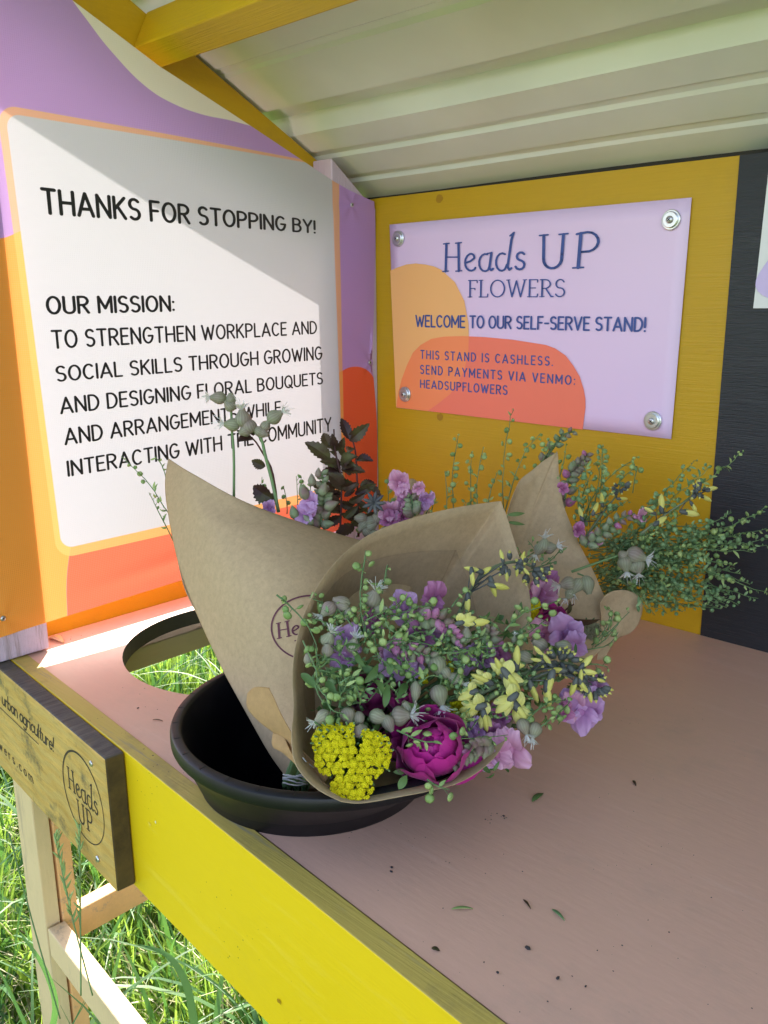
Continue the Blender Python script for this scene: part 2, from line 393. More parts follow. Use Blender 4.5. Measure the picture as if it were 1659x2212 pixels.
# banner print: everything drawn in the sheet's own (y, z) coordinates, in metres
def mat_banner():
    t = NT('translucent_printed_vinyl')
    sp = t.t.nodes.new('ShaderNodeSeparateXYZ'); t.put(sp.inputs[0], t.obj()); Y, Zc = sp.outputs[1], sp.outputs[2]
    Zc = t.math('SUBTRACT', Zc, H)
    AA = .0009
    def lin_(v, a, b): return t.math('ADD', t.math('MULTIPLY', v, b), a)
    def rbox(yl, yr, zb, zt, r):
        dx = t.math('ADD', t.math('MAXIMUM', t.math('SUBTRACT', yl, Y), t.math('SUBTRACT', Y, yr)), r)
        dz = t.math('ADD', t.math('MAXIMUM', t.math('SUBTRACT', zb, Zc), t.math('SUBTRACT', Zc, zt)), r)
        mx, mz = t.math('MAXIMUM', dx, 0), t.math('MAXIMUM', dz, 0)
        l = t.math('SQRT', t.math('ADD', t.math('MULTIPLY', mx, mx), t.math('MULTIPLY', mz, mz)))
        d = t.math('SUBTRACT', t.math('ADD', l, t.math('MINIMUM', t.math('MAXIMUM', dx, dz), 0)), r)
        return inside(d)
    def inside(d): return t.math('SUBTRACT', .5, t.math('DIVIDE', d, AA), clamp=True)
    def curve(v, lo, hi, pts, vlo, vhi):
        x = t.t.nodes.new('ShaderNodeFloatCurve'); t.put(x.inputs['Value'], t.math('DIVIDE', t.math('SUBTRACT', v, lo), hi - lo))
        cu = x.mapping.curves[0]; P = [((p - lo) / (hi - lo), (q - vlo) / (vhi - vlo)) for p, q in pts]
        cu.points[0].location = P[0]; cu.points[1].location = P[-1]
        for p in P[1:-1]: cu.points.new(*p)
        x.mapping.update()
        return t.math('ADD', t.math('MULTIPLY', x.outputs[0], vhi - vlo), vlo)
    lilac, cream = (.50, .28, .66), (.84, .76, .66)
    orange, red, frame, white = (.95, .34, .03), (.88, .10, .02), (.93, .45, .16), (.55, .55, .61)
    # cream cloud over the lilac ground: above a wave
    zc = curve(Y, .40, .80, [(.40, .36), (.47, .315), (.4977, .2859), (.5286, .2547), (.5704, .225), (.599, .215), (.6356, .209), (.6814, .2074), (.80, .195)], .15, .40)
    c = t.mix(inside(t.math('SUBTRACT', zc, Zc)), lilac, cream)
    # orange field lower left, red field lower right
    zo = curve(Y, .30, .46, [(.30, .075), (.36, .062), (.392, .063), (.41, .07), (.46, .09)], 0, .15)
    yo = curve(Zc, -.36, .10, [(-.36, .4185), (-.3425, .4196), (-.3071, .4223), (-.278, .4279), (-.2, .45), (-.05, .46), (.10, .45)], .40, .48)
    yred = t.math('SUBTRACT', yo, Y)
    zr = curve(Y, .80, .95, [(.80, -.15), (.835, -.108), (.86, -.0955), (.8829, -.093), (.90, -.097), (.9111, -.1034), (.925, -.123), (.95, -.19)], -.2, 0)
    inred = t.math('MULTIPLY', inside(yred), t.math('MAXIMUM', inside(t.math('SUBTRACT', Zc, zr)), inside(t.math('ADD', Zc, .2))))
    inorg = t.math('MULTIPLY', t.math('SUBTRACT', 1.0, inside(yred)), inside(t.math('SUBTRACT', Zc, zo)))
    c = t.mix(inorg, c, orange); c = t.mix(inred, c, red)
    # frame band (see-through print) and the white panel
    fr = rbox(lin_(Zc, .4062, -.031), lin_(Zc, .8558, 0), lin_(Y, -.2775, .004), lin_(Y, .2005, -.031), .02)
    frc = t.mix(.72, c, (.93, .47, .10))
    c = t.mix(fr, c, frc)
    wh = rbox(lin_(Zc, .4135, -.028), lin_(Zc, .8465, -.022), lin_(Y, -.2705, .012), lin_(Y, .1885, -.0195), .014)
    c = t.mix(wh, c, white)
    # woven scrim: fine grid of threads telling in colour, transmission and relief
    k = 2 * pi / .0021
    th = t.math('ADD', t.math('SINE', t.math('MULTIPLY', Y, k)), t.math('SINE', t.math('MULTIPLY', Zc, k)))
    nz = t.noise(5, 3)
    n = t.bump(th, .16, .00025)
    c2 = t.mix(t.math('MULTIPLY_ADD', th, .035, .05), c, (.55, .5, .5))
    sh = t.pbsdf(c2, .42, n, spec=.4)
    ct = t.mix(.12, c, (1, .93, .9))
    return t.done(t.translucent(sh, ct, .17, n))
M['banner'] = mat_banner()

def mat_poster(name, c):
    t = NT(name)
    cc = t.mix(t.ramp(t.noise(5, 3), [(.3, 0), (.7, 1)]), tuple(x * .97 for x in c), c)
    return t.done(t.pbsdf(cc, .34, t.bump(t.noise(4, 2), .25, .004), spec=.5))
M['poster'] = mat_poster('lilac_poster', (.74, .56, .82))
M['poster_or'] = mat_poster('poster_orange', (.86, .45, .17))
M['poster_red'] = mat_poster('poster_coral', (.86, .19, .12))
M['poster_ov'] = mat_poster('poster_overlap', (.90, .26, .10))
M['poster_w'] = mat_poster('pale_poster', (.70, .72, .74))
M['poster_l'] = mat_poster('poster_lavender', (.56, .46, .78))

# ---------------------------------------------------------------- lettering: pen-stroke alphabet
def arc(cx, cy, rx, ry, a0, a1, n=9):
    return [(cx + rx * cos(radians(a0 + (a1 - a0) * i / (n - 1))), cy + ry * sin(radians(a0 + (a1 - a0) * i / (n - 1)))) for i in range(n)]
CAPS = {
 'A': (.58, [[(0, 0), (.29, 1), (.58, 0)], [(.1, .30), (.48, .30)]]),
 'B': (.46, [[(0, 0), (0, 1), (.2, 1)] + arc(.2, .77, .22, .23, 90, -90) + [(0, .54)], [(.2, .54)] + arc(.22, .27, .24, .27, 90, -90) + [(0, 0)]]),
 'C': (.5, [arc(.27, .5, .27, .5, 48, 312, 15)]),
 'D': (.5, [[(0, 0), (0, 1), (.16, 1)] + arc(.16, .5, .34, .5, 90, -90, 13) + [(0, 0)]]),
 'E': (.38, [[(.38, 1), (0, 1), (0, 0), (.38, 0)], [(0, .52), (.33, .52)]]),
 'F': (.37, [[(.37, 1), (0, 1), (0, 0)], [(0, .52), (.31, .52)]]),
 'G': (.52, [arc(.27, .5, .27, .5, 50, 350, 16) + [(.535, .46), (.3, .46)]]),
 'H': (.5, [[(0, 0), (0, 1)], [(.5, 0), (.5, 1)], [(0, .5), (.5, .5)]]),
 'I': (.0, [[(0, 0), (0, 1)]]),
 'K': (.46, [[(0, 0), (0, 1)], [(.44, 1), (0, .42)], [(.13, .58), (.46, 0)]]),
 'L': (.36, [[(0, 1), (0, 0), (.36, 0)]]),
 'M': (.62, [[(0, 0), (0, 1), (.31, .25), (.62, 1), (.62, 0)]]),
 'N': (.5, [[(0, 0), (0, 1), (.5, 0), (.5, 1)]]),
 'O': (.56, [arc(.28, .5, .28, .5, 90, 450, 21)]),
 'P': (.44, [[(0, 0), (0, 1), (.19, 1)] + arc(.19, .735, .25, .265, 90, -90) + [(0, .47)]]),
 'Q': (.56, [arc(.28, .5, .28, .5, 90, 450, 21), [(.33, .22), (.58, -.05)]]),
 'R': (.46, [[(0, 0), (0, 1), (.2, 1)] + arc(.2, .745, .24, .255, 90, -90) + [(0, .49)], [(.2, .49), (.46, 0)]]),
 'S': (.42, [arc(.21, .755, .2, .245, 35, 270, 11) + arc(.21, .255, .21, .255, 90, -140, 11)]),
 'T': (.46, [[(0, 1), (.46, 1)], [(.23, 1), (.23, 0)]]),
 'U': (.48, [[(0, 1), (0, .25)] + arc(.24, .25, .24, .25, 180, 360, 9) + [(.48, 1)]]),
 'V': (.52, [[(0, 1), (.26, 0), (.52, 1)]]),
 'W': (.78, [[(0, 1), (.2, 0), (.39, .85), (.58, 0), (.78, 1)]]),
 'Y': (.5, [[(0, 1), (.25, .46), (.5, 1)], [(.25, .46), (.25, 0)]]),
 '!': (.0, [[(0, 1), (0, .3)], [(0, .02), (0, .0)]]),
 ':': (.0, [[(0, .62), (0, .6)], [(0, .08), (0, .06)]]),
 '.': (.0, [[(0, .02), (0, .0)]]),
 '-': (.26, [[(0, .47), (.26, .47)]]),
 ' ': (.12, []),
}
LOW = {
 'a': (.42, [arc(.2, .28, .2, .28, 60, 360, 13), [(.4, .56), (.4, .1), (.46, 0)]]),
 'b': (.42, [[(.02, 1), (0, 0)], arc(.2, .28, .2, .28, 170, -170, 13)]),
 'c': (.36, [arc(.2, .28, .2, .28, 45, 315, 11)]),
 'd': (.42, [arc(.2, .28, .2, .28, 50, 350, 13), [(.44, 1.05), (.4, .1), (.46, 0)]]),
 'e': (.4, [[(.02, .3), (.38, .32)] + arc(.2, .28, .19, .28, 10, 315, 12)]),
 'f': (.28, [arc(.24, .82, .14, .18, 30, 180, 7) + [(.08, -.1)], [(0, .52), (.24, .54)]]),
 'g': (.42, [arc(.2, .28, .2, .28, 40, 360, 13), [(.4, .56), (.38, -.2)] + arc(.2, -.22, .18, .16, 0, -160, 8)]),
 'h': (.4, [[(0, 1), (0, 0)], [(0, .3)] + arc(.2, .36, .18, .2, 160, 10, 7) + [(.38, 0)]]),
 'i': (.08, [[(0, .56), (.02, .05), (.08, 0)], [(.01, .78), (.01, .8)]]),
 'l': (.1, [[(.04, 1), (0, .1), (.08, 0)]]),
 'm': (.64, [[(0, .56), (0, 0)], arc(.16, .38, .16, .18, 170, 0, 7) + [(.32, 0)], arc(.48, .38, .16, .18, 180, 0, 7) + [(.64, 0)]]),
 'n': (.38, [[(0, .56), (0, 0)], arc(.18, .36, .18, .2, 165, 0, 7) + [(.38, 0)]]),
 'o': (.42, [arc(.21, .28, .2, .28, 90, 450, 15)]),
 'p': (.42, [[(0, .56), (0, -.35)], arc(.2, .28, .2, .28, 170, -170, 13)]),
 'r': (.28, [[(0, .56), (0, 0)], arc(.18, .34, .18, .2, 165, 60, 6)]),
 's': (.32, [arc(.16, .42, .14, .14, 40, 265, 8) + arc(.16, .14, .15, .15, 85, -150, 8)]),
 't': (.26, [[(.12, .85), (.1, .1), (.2, 0)], [(0, .56), (.26, .58)]]),
 'u': (.4, [[(0, .56), (0, .2)] + arc(.19, .2, .19, .2, 180, 340, 7), [(.4, .56), (.4, 0)]]),
 'w': (.6, [[(0, .56), (.16, 0), (.3, .5), (.44, 0), (.6, .56)]]),
 '.': (.0, [[(0, .02), (0, .0)]]), '!': (.05, [[(.04, 1), (0, .3)], [(0, .02), (0, .0)]]), ' ': (.16, []),
}
# bookish italic-leaning serif for the wordmark: strokes carry their own weight
def sf(x, y, w=.1): return [(x - w, y), (x + w, y + .01)]
SERIF = {
 'H': (.62, [([(.08, 0), (.1, 1)], 1), ([(.54, 0), (.52, 1)], 1), ([(.09, .52), (.53, .5)], .6), (sf(.08, 0), .6), (sf(.1, 1), .6), (sf(.54, 0), .6), (sf(.52, 1), .6)]),
 'e': (.36, [([(.04, .28), (.2, .33), (.34, .44)] + arc(.22, .46, .12, .14, 0, 100, 5) + arc(.24, .3, .21, .3, 110, 300, 9) + [(.38, .1)], .85)]),
 'a': (.46, [(arc(.24, .27, .2, .3, 70, 300, 10) + [(.4, .2)], .8), ([(.3, .58), (.44, .6)], .6), ([(.44, .6), (.38, .08), (.44, .0), (.5, .05)], .95)]),
 'd': (.5, [(arc(.22, .27, .19, .3, 60, 300, 10) + [(.38, .18)], .8), ([(.56, 1.22), (.5, 1.0), (.4, .1), (.46, 0), (.52, .05)], .95), ([(.46, 1.14), (.58, 1.24)], .7)]),
 's': (.32, [(arc(.2, .44, .12, .13, 30, 250, 7) + arc(.18, .15, .14, .15, 70, -160, 8), .9)]),
 'U': (.66, [([(.1, 1), (.11, .32)] + arc(.33, .30, .22, .3, 180, 345, 9) + [(.55, .4), (.57, 1)], .9), (sf(.1, 1), .6), (sf(.57, 1), .6)]),
 'P': (.56, [([(.12, 0), (.15, 1)], 1), ([(.06, .98), (.15, 1.0), (.3, 1.02)] + arc(.3, .74, .25, .28, 90, -100, 9) + [(.18, .46)], .8), (sf(.12, 0, .12), .6)]),
 'F': (.46, [([(.08, 0), (.08, 1)], 1), ([(.0, 1), (.44, 1), (.45, .86)], .7), ([(.08, .52), (.34, .52), (.34, .44)], .7), (sf(.08, 0), .6)]),
 'L': (.46, [([(.08, 0), (.08, 1)], 1), ([(.0, 0), (.42, 0), (.44, .18)], .7), (sf(.08, 1), .6)]),
 'O': (.72, [(arc(.36, .5, .34, .5, 90, 450, 23), .85)]),
 'W': (.9, [([(.06, 1), (.25, 0), (.45, .95), (.66, 0), (.85, 1)], .85), (sf(.06, 1, .08), .6), (sf(.85, 1, .08), .6)]),
 'E': (.48, [([(.44, .86), (.44, 1), (.06, 1)], .7), ([(.08, 1), (.08, 0)], 1), ([(.0, 0), (.44, 0), (.46, .16)], .7), ([(.08, .52), (.36, .52)], .7)]),
 'R': (.56, [([(.08, 0), (.08, 1)], 1), ([(.0, 1), (.22, 1)] + arc(.22, .745, .22, .255, 90, -90) + [(.08, .49)], .8), ([(.24, .49), (.5, 0), (.58, .01)], .85), (sf(.08, 0), .6)]),
 'S': (.46, [(arc(.22, .75, .18, .25, 25, 270, 11) + arc(.22, .255, .2, .255, 90, -155, 11), .85)]),
 ' ': (.3, []),
}
def layout(text, table, gap):
    x = 0; out = []
    for ch in text:
        w, st = table[ch]
        for s in st:
            p, k = (s if isinstance(s, tuple) else (s, 1.0)); out.append(([(x + a, b) for a, b in p], k))
        x += w + gap
    return out, x - gap
def write(mb, text, table, quad, wt, gap=.16, lift=None, m=0, slant=0.0):
    """quad(u, v) -> world point, u 0..1 along the line, v in cap heights; lift(u, v) -> unit normal towards the reader"""
    strokes, W = layout(text, table, gap); k = 0
    asp = W
    for pts, kw in strokes:
        hw = wt * .5 * kw
        P = [(a + slant * b, b) for a, b in pts]
        # drop duplicates
        Q = [P[0]]
        for p in P[1:]:
            if abs(p[0] - Q[-1][0]) + abs(p[1] - Q[-1][1]) > 1e-4: Q.append(p)
        if len(Q) == 1: Q.append((Q[0][0] + 1e-3, Q[0][1]))
        def put(poly):
            nonlocal k
            vs = [quad(a / W, b) for a, b in poly]; n = lift; off = n * (1.2e-5 * (k % 12)); k += 1
            mb.add([v + off for v in vs], [tuple(range(len(vs)))], m)
        for i in range(len(Q) - 1):
            (x0, y0), (x1, y1) = Q[i], Q[i + 1]; dx, dy = x1 - x0, y1 - y0; L = sqrt(dx * dx + dy * dy) or 1; nx, ny = -dy / L * hw, dx / L * hw
            put([(x0 + nx, y0 + ny), (x0 - nx, y0 - ny), (x1 - nx, y1 - ny), (x1 + nx, y1 + ny)][::-1])
        for x0, y0 in Q: put([(x0 + hw * cos(2*pi*j/10), y0 + hw * sin(2*pi*j/10)) for j in range(10)])
def quadmap(tl, tr, bl, br):
    tl, tr, bl, br = map(V, (tl, tr, bl, br))
    return lambda u, v: (bl + (br - bl) * u) * (1 - v) + (tl + (tr - tl) * u) * v

# ================================================================= GROUND
def ground():
    n = 60; xs = np.linspace(-1, 1, n); ax = np.sign(xs) * np.abs(xs) ** 2.2 * 60
    vs = [(x - .8, y + .6, .012 * sin(x * 3.1) * cos(y * 2.3) + .01 * sin(x * 7 + y * 5) - .012) for y in ax for x in ax]
    fs = [(j * n + i, j * n + i + 1, (j + 1) * n + i + 1, (j + 1) * n + i) for j in range(n - 1) for i in range(n - 1)]
    o = mesh_obj('ground', vs, fs, M['soil'], smooth=True); o['kind'] = 'structure'
ground()

def blades(name, N, region, hmin, hmax, wid, mat, seed, label, cat='grass', lean=.5, keep=None, seg=4):
    rg = np.random.default_rng(seed)
    x = rg.uniform(region[0], region[1], N); y = rg.uniform(region[2], region[3], N)
    if keep is not None:
        k = keep(x, y, rg.uniform(0, 1, N)); x, y = x[k], y[k]; N = len(x)
    clump = .75 + .35 * np.sin(x * 11 + 2 * np.sin(y * 7)) * np.cos(y * 9)
    h = rg.uniform(hmin, hmax, N) * clump; a = rg.uniform(0, 2 * pi, N); w = wid * rg.uniform(.6, 1.3, N)
    ln = rg.uniform(.1, 1, N) * lean
    d = np.stack([np.cos(a), np.sin(a)], 1); tw = a + rg.normal(pi / 2, .5, N); s = np.stack([np.cos(tw), np.sin(tw)], 1)
    vs = np.zeros((N, (seg + 1) * 2, 3), np.float32)
    for i in range(seg + 1):
        u = i / seg; ww = w * (1 - u ** 1.6) * .5 + .0002
        cx = x + d[:, 0] * h * ln * u ** 1.8; cy = y + d[:, 1] * h * ln * u ** 1.8; cz = h * (u - ln * .45 * u ** 2.6) - .01
        for j, sg in enumerate((-1, 1)):
            vs[:, i * 2 + j, 0] = cx + sg * s[:, 0] * ww; vs[:, i * 2 + j, 1] = cy + sg * s[:, 1] * ww; vs[:, i * 2 + j, 2] = cz
    base = np.array([(i * 2, i * 2 + 1, i * 2 + 3, i * 2 + 2) for i in range(seg)], np.int32)
    fs = (np.arange(N, dtype=np.int32)[:, None, None] * (seg + 1) * 2 + base[None]).reshape(-1)
    me = bpy.data.meshes.new(name); me.vertices.add(N * (seg + 1) * 2); me.vertices.foreach_set('co', vs.reshape(-1))
    nf = N * seg; me.loops.add(nf * 4); me.loops.foreach_set('vertex_index', fs)
    me.polygons.add(nf); me.polygons.foreach_set('loop_start', np.arange(nf, dtype=np.int32) * 4); me.polygons.foreach_set('loop_total', np.full(nf, 4, np.int32))
    me.update(); me.validate(); me.materials.append(mat)
    me.polygons.foreach_set('use_smooth', np.ones(nf, bool))
    o = bpy.data.objects.new(name, me); COL.objects.link(o); tag(o, label, cat, kind='stuff')
def thin_under(x, y, r):
    u = (x > -.86) & (y > .3) & (y < .95); return (~u) | (r < .25)
blades('lawn_grass', 60000, (-3.2, -.15, -.5, 2.6), .08, .22, .0062, M['grass'], 3, 'long bright green lawn grass round the stand legs', keep=thin_under, lean=.8)
blades('lawn_grass', 9000, (-6, 2, 2.6, 7), .10, .24, .009, M['grass'], 5, 'bright green lawn grass further behind the stand', lean=.8, seg=3)
blades('dry_grass', 3600, (-1.7, -.2, .0, 1.2), .06, .2, .004, M['grass_dry'], 7, 'pale dried grass blades lying under the counter', lean=1.6)
blades('broad_grass', 2600, (-2.0, -.3, .0, 1.6), .15, .36, .010, M['grass_blue'], 9, 'broad dark green grass blades standing in the lawn', lean=1.0, seg=6)

# ================================================================= THE STAND
Zc = H - .3782                       # counter top
YB = .9283                           # face of the back panel
stand = empty('flower_stand')
tag(stand, 'yellow and pink wooden self-serve flower stand with a sloping steel roof', 'market stall')

def slabwithholes(name, x0, x1, poly_y0, y1, z0, z1, holes, mtop, mside, parent):
    """counter board with round holes; front edge follows poly_y0(x)"""
    bm = bmesh.new(); outer = [(x0, poly_y0(x0)), (x1, poly_y0(x1)), (x1, y1), (x0, y1)]
    edges = []
    def loop(pts):
        vs = [bm.verts.new((p[0], p[1], z1)) for p in pts]
        return [bm.edges.new((vs[i], vs[(i + 1) % len(vs)])) for i in range(len(vs))]
    edges += loop(outer)
    for cx, cy, r in holes: edges += loop([(cx + r * cos(2*pi*i/72), cy + r * sin(2*pi*i/72)) for i in range(72)])
    r = bmesh.ops.triangle_fill(bm, use_beauty=True, use_dissolve=False, edges=edges)
    faces = [f for f in bm.faces if f.is_valid]
    for f in faces:
        if f.normal.z < 0: f.normal_flip()
    ext = bmesh.ops.extrude_face_region(bm, geom=faces)
    for v in [g for g in ext['geom'] if isinstance(g, bmesh.types.BMVert)]: v.co.z = z0
    bmesh.ops.recalc_face_normals(bm, faces=bm.faces)
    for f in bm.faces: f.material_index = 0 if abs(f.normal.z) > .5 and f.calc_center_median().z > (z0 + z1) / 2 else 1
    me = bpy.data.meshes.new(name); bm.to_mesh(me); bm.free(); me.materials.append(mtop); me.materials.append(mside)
    o = bpy.data.objects.new(name, me); COL.objects.link(o); o.parent = parent; return o
SK = -0.07234787                      # the front board runs slightly askew to the back wall
def front_y(nd, x): return (nd + sin(SK) * x) / cos(SK)       # line n . p = nd
HOLE1 = (-.753, .562, .140); HOLE2 = (-.498, .425, .0897)
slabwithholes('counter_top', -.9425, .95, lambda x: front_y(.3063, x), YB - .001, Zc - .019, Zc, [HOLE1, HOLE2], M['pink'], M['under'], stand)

def part(name, mb, mat, bev=.0015, label=None, smooth=False, parent=stand):
    o = mb.build(name, mat, parent, smooth)
    if bev: bevel(o, bev)
    if label: o['label'] = label
    return o
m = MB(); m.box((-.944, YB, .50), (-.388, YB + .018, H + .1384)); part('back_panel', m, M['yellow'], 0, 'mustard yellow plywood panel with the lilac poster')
m = MB(); m.box((-.3875, YB - .0015, .50), (.95, YB + .0165, H + .1384)); part('back_panel', m, M['black_wall'], 0, 'black painted plywood panel at the right')
m = MB(); m.box((-.944, YB + .019, H + .09), (.95, YB + .057, H + .146)); part('gap_backing', m, M['gap_shade'], .001)  # board added behind the panel, near-black to darken the gap under the roof
# front board and its weathered top edge
def askew_box(mb, u0, u1, n0, n1, z0, z1):
    U = V((cos(SK), sin(SK), 0)); N = V((-sin(SK), cos(SK), 0)); vs = []
    for z in (z0, z1):
        for u, n in ((u0, n0), (u1, n0), (u1, n1), (u0, n1)): vs.append(U * u + N * n + V((0, 0, z)))
    mb.add(vs, [(0,3,2,1),(4,5,6,7),(0,1,5,4),(1,2,6,5),(2,3,7,6),(3,0,4,7)])
m = MB(); askew_box(m, -1.01, .95, .2880, .3062, Zc - .135, Zc + .0009); fb = part('front_board', m, [M['yellow_board'], M['yellow_worn']], .0009, 'yellow painted front board with a worn top edge')
for p in fb.data.polygons:
    if p.normal.z > .5: p.material_index = 1
def blot(mb, c, n, r, seed, e1=1.0):
    rg = random.Random(seed); n = V(n); a = V((cos(SK), sin(SK), 0)); b = V((0, 0, 1)); mb.add([V(c) + (a * cos(2*pi*i/11) * e1 + b * sin(2*pi*i/11)) * r * rg.uniform(.6, 1.2) for i in range(11)], [tuple(range(11))])
def onboard(u, z, off=.2876): return V((cos(SK) * u - sin(SK) * off, sin(SK) * u + cos(SK) * off, H + z))
M['chip'] = paint('bare_chip', (.70, .68, .55), rough=.7, dirt=.2)
M['knot'] = paint('knot_telling_through', (.36, .19, .006), rough=.45, dirt=.3, dirtcol=(.2, .1, .02))
M['scuff'] = paint('chalky_scuff', (.76, .55, .05), rough=.6, dirt=.3, dirtcol=(.66, .46, .03))
for k_, (u, z, r, mt, e1) in enumerate([(-.6085, -.4225, .0016, 'chip', .6), (-.4350, -.4820, .0022, 'knot', 1.2), (-.6200, -.4300, .0022, 'scuff', 1.0)]):
    m = MB(); blot(m, onboard(u, z, .2877 - .0003 * (k_ % 2)), -V((0, 1, 0)), r, k_, e1); m.build({'chip': 'paint_chip', 'scuff': 'paint_scuff', 'knot': 'knot'}[mt], M[mt], stand)
for k_, (x, z) in enumerate([(-.7842, .1290), (-.7810, -.1600)]):
    m = MB(); rg = random.Random(k_); m.add([V((x + .0062 * cos(2*pi*i/14) * rg.uniform(.8, 1.1), YB - .0005, H + z + .0055 * sin(2*pi*i/14) * rg.uniform(.8, 1.1))) for i in range(14)], [tuple(range(14))]); m.build('knot', M['knot'], stand)
# posts
m = MB(); m.box((-.940, .328, Zc + .0022), (-.902, .3965, H + .44)); part('post', m, M['lilac_post'], .002, 'pale lilac front post behind the banner')
m = MB(); m.prism([(.845, Zc), (YB, Zc), (YB, H + .125), (.908, H + .137), (.845, H + .184)], 0, -.940, -.902); part('post', m, M['lilac_post'], .002, 'pale lilac back post with a slanted top')
m = MB(); m.box((.88, .40, Zc), (.918, YB, H + .14)); part('post', m, M['lilac_post'], .002)
# low side board behind the banner, rafter, purlin
m = MB(); m.box((-.962, .3, Zc - .02), (-.9435, YB, Zc + .0345)); part('side_board', m, M['yellow'], .002, 'low yellow side board under the banner')
def roof_z(y): return H + .2866 - .5116 * (y - .6694)
def rafter(x0, x1, label):
    m = MB(); m.prism([(-.02, roof_z(-.02) - .004), (.93, roof_z(.93) - .004), (.93, roof_z(.93) - .094), (-.02, roof_z(-.02) - .104)], 0, x0, x1)
    return part('rafter', m, M['rafter'], .002, label)
rafter(-.981, -.9432, 'mustard yellow rafter along the left gable'); rafter(.90, .938, 'mustard yellow rafter along the right gable')
def purlin(y0, z0):
    t = V((0, 1, -.5116)).normalized(); n = V((0, .5116, 1)).normalized(); a = V((0, y0, z0))
    P = [a, a + t * .036, a + t * .036 + n * .046, a + n * .046]
    m = MB(); m.prism([(p.y, p.z) for p in P], 0, -.9428, .8995); return part('purlin', m, M['beam'], .002)
purlin(.5814, H + .2772); purlin(.03, H + .2772 + .5116 * .5514)
# roof sheet: ribbed steel running left to right
def roof():
    minor = [.905, .855, .735, .685]; prof = []
    def rib(yc, hw, top, h): return [(yc - hw, 0), (yc - top, h), (yc + top, h), (yc + hw, 0)]
    ys = []
    for k in range(-4, 2):
        o = .2036 * k
        ys.append(rib(.793 + o, .023, .0085, .019))
        ys.append(rib(.793 + o + .063, .0075, .0035, .0035)); ys.append(rib(.793 + o + .113, .0075, .0035, .0035)); 
    pts = sorted([p for r in ys for p in r if -.03 < p[0] < 1.06]); pts = [(-.04, 0)] + pts + [(1.07, 0)]
    # eave fold near the wall
    n = V((0, .5116, 1)).normalized(); nx = 40; xs = [-1.056 + i / nx * 2.1 for i in range(nx + 1)]
    vs = []; th = .0009
    for lay in (0, 1):
        for x in xs:
            for y, h in pts:
                w = .0012 * sin(x * 9 + y * 13) if h == 0 else 0
                xx = x + (1 - (x + 1.056) / 2.1) * (-.0285 + (y - .577) * .04)
                vs.append(V((xx, y, roof_z(y))) + n * (h + w + lay * th))
    P = len(pts); X = len(xs); fs = []
    for lay in (0, 1):
        for i in range(X - 1):
            for j in range(P - 1):
                a = lay * P * X + i * P + j; q = (a, a + 1, a + P + 1, a + P); fs.append(q if lay == 0 else q[::-1])
    B = P * X
    for i in range(X - 1):
        for j in (0, P - 1): a = i * P + j; fs.append((a, a + P, a + P + B, a + B))
    for j in range(P - 1):
        for i in (0, X - 1): a = i * P + j; fs.append((a, a + 1, a + 1 + B, a + B))
    o = mesh_obj('roof_sheet', vs, fs, M['roof'], stand)
    # folded trim closing the rib ends along the left edge
    m = MB(); N_ = 24
    for i in range(N_ + 1):
        y = -.04 + 1.11 * i / N_; xe = -1.056 - .0285 + (y - .577) * .04
        for dx, h in ((-.0014, -.002), (-.0014, .0225), (.0, .0225), (.0, -.002)): m.v.append(tuple(V((xe + dx - .0002, y, roof_z(y))) + n * h))
    m.f = [(i * 4 + j, i * 4 + (j + 1) % 4, (i + 1) * 4 + (j + 1) % 4, (i + 1) * 4 + j) for i in range(N_) for j in range(4)] + [(0, 1, 2, 3), (N_ * 4 + 3, N_ * 4 + 2, N_ * 4 + 1, N_ * 4)]; m.m = [0] * len(m.f)
    m.build('edge_trim', M['roof'], stand); return o
roof()
# timber under the counter: apron, leg boards, low rails
m = MB(); m.box((-.9432, .38, Zc - .0605), (-.905, YB - .001, Zc - .0325)); part('apron', m, M['apron'], .0015)
m = MB(); m.box((-.948, front_y(.2885, -.92), .0), (-.9015, front_y(.3065, -.92), Zc - .137)); part('leg_board', m, M['cream'], .0015, 'cream painted board of the front left leg')
m = MB(); m.box((-.941, front_y(.308, -.92) + .001, .0), (-.900, .396, Zc - .0875)); part('leg', m, M['peach'], .0015, 'peach painted inner post of the front left leg')
m = MB(); m.box((-.921, .397, H - .754), (-.9005, YB + .03, H - .716)); part('rail', m, M['peach'], .0015, 'low peach rail running back along the left side')
m = MB(); askew_box(m, -.922, .93, .2905, .3115, H - .754, H - .7165); part('rail', m, M['cream'], .0015, 'low cream rail running along the front')
m = MB(); m.box((-.941, YB - .04, .0), (-.903, YB - .002, Zc - .0875)); part('leg', m, M['peach'], .0015)
m = MB(); m.box((.89, .30, .0), (.93, .34, Zc - .02)); part('leg', m, M['peach'], .0015)
m = MB(); m.box((.89, YB - .04, .0), (.93, YB - .002, Zc - .02)); part('leg', m, M['peach'], .0015)

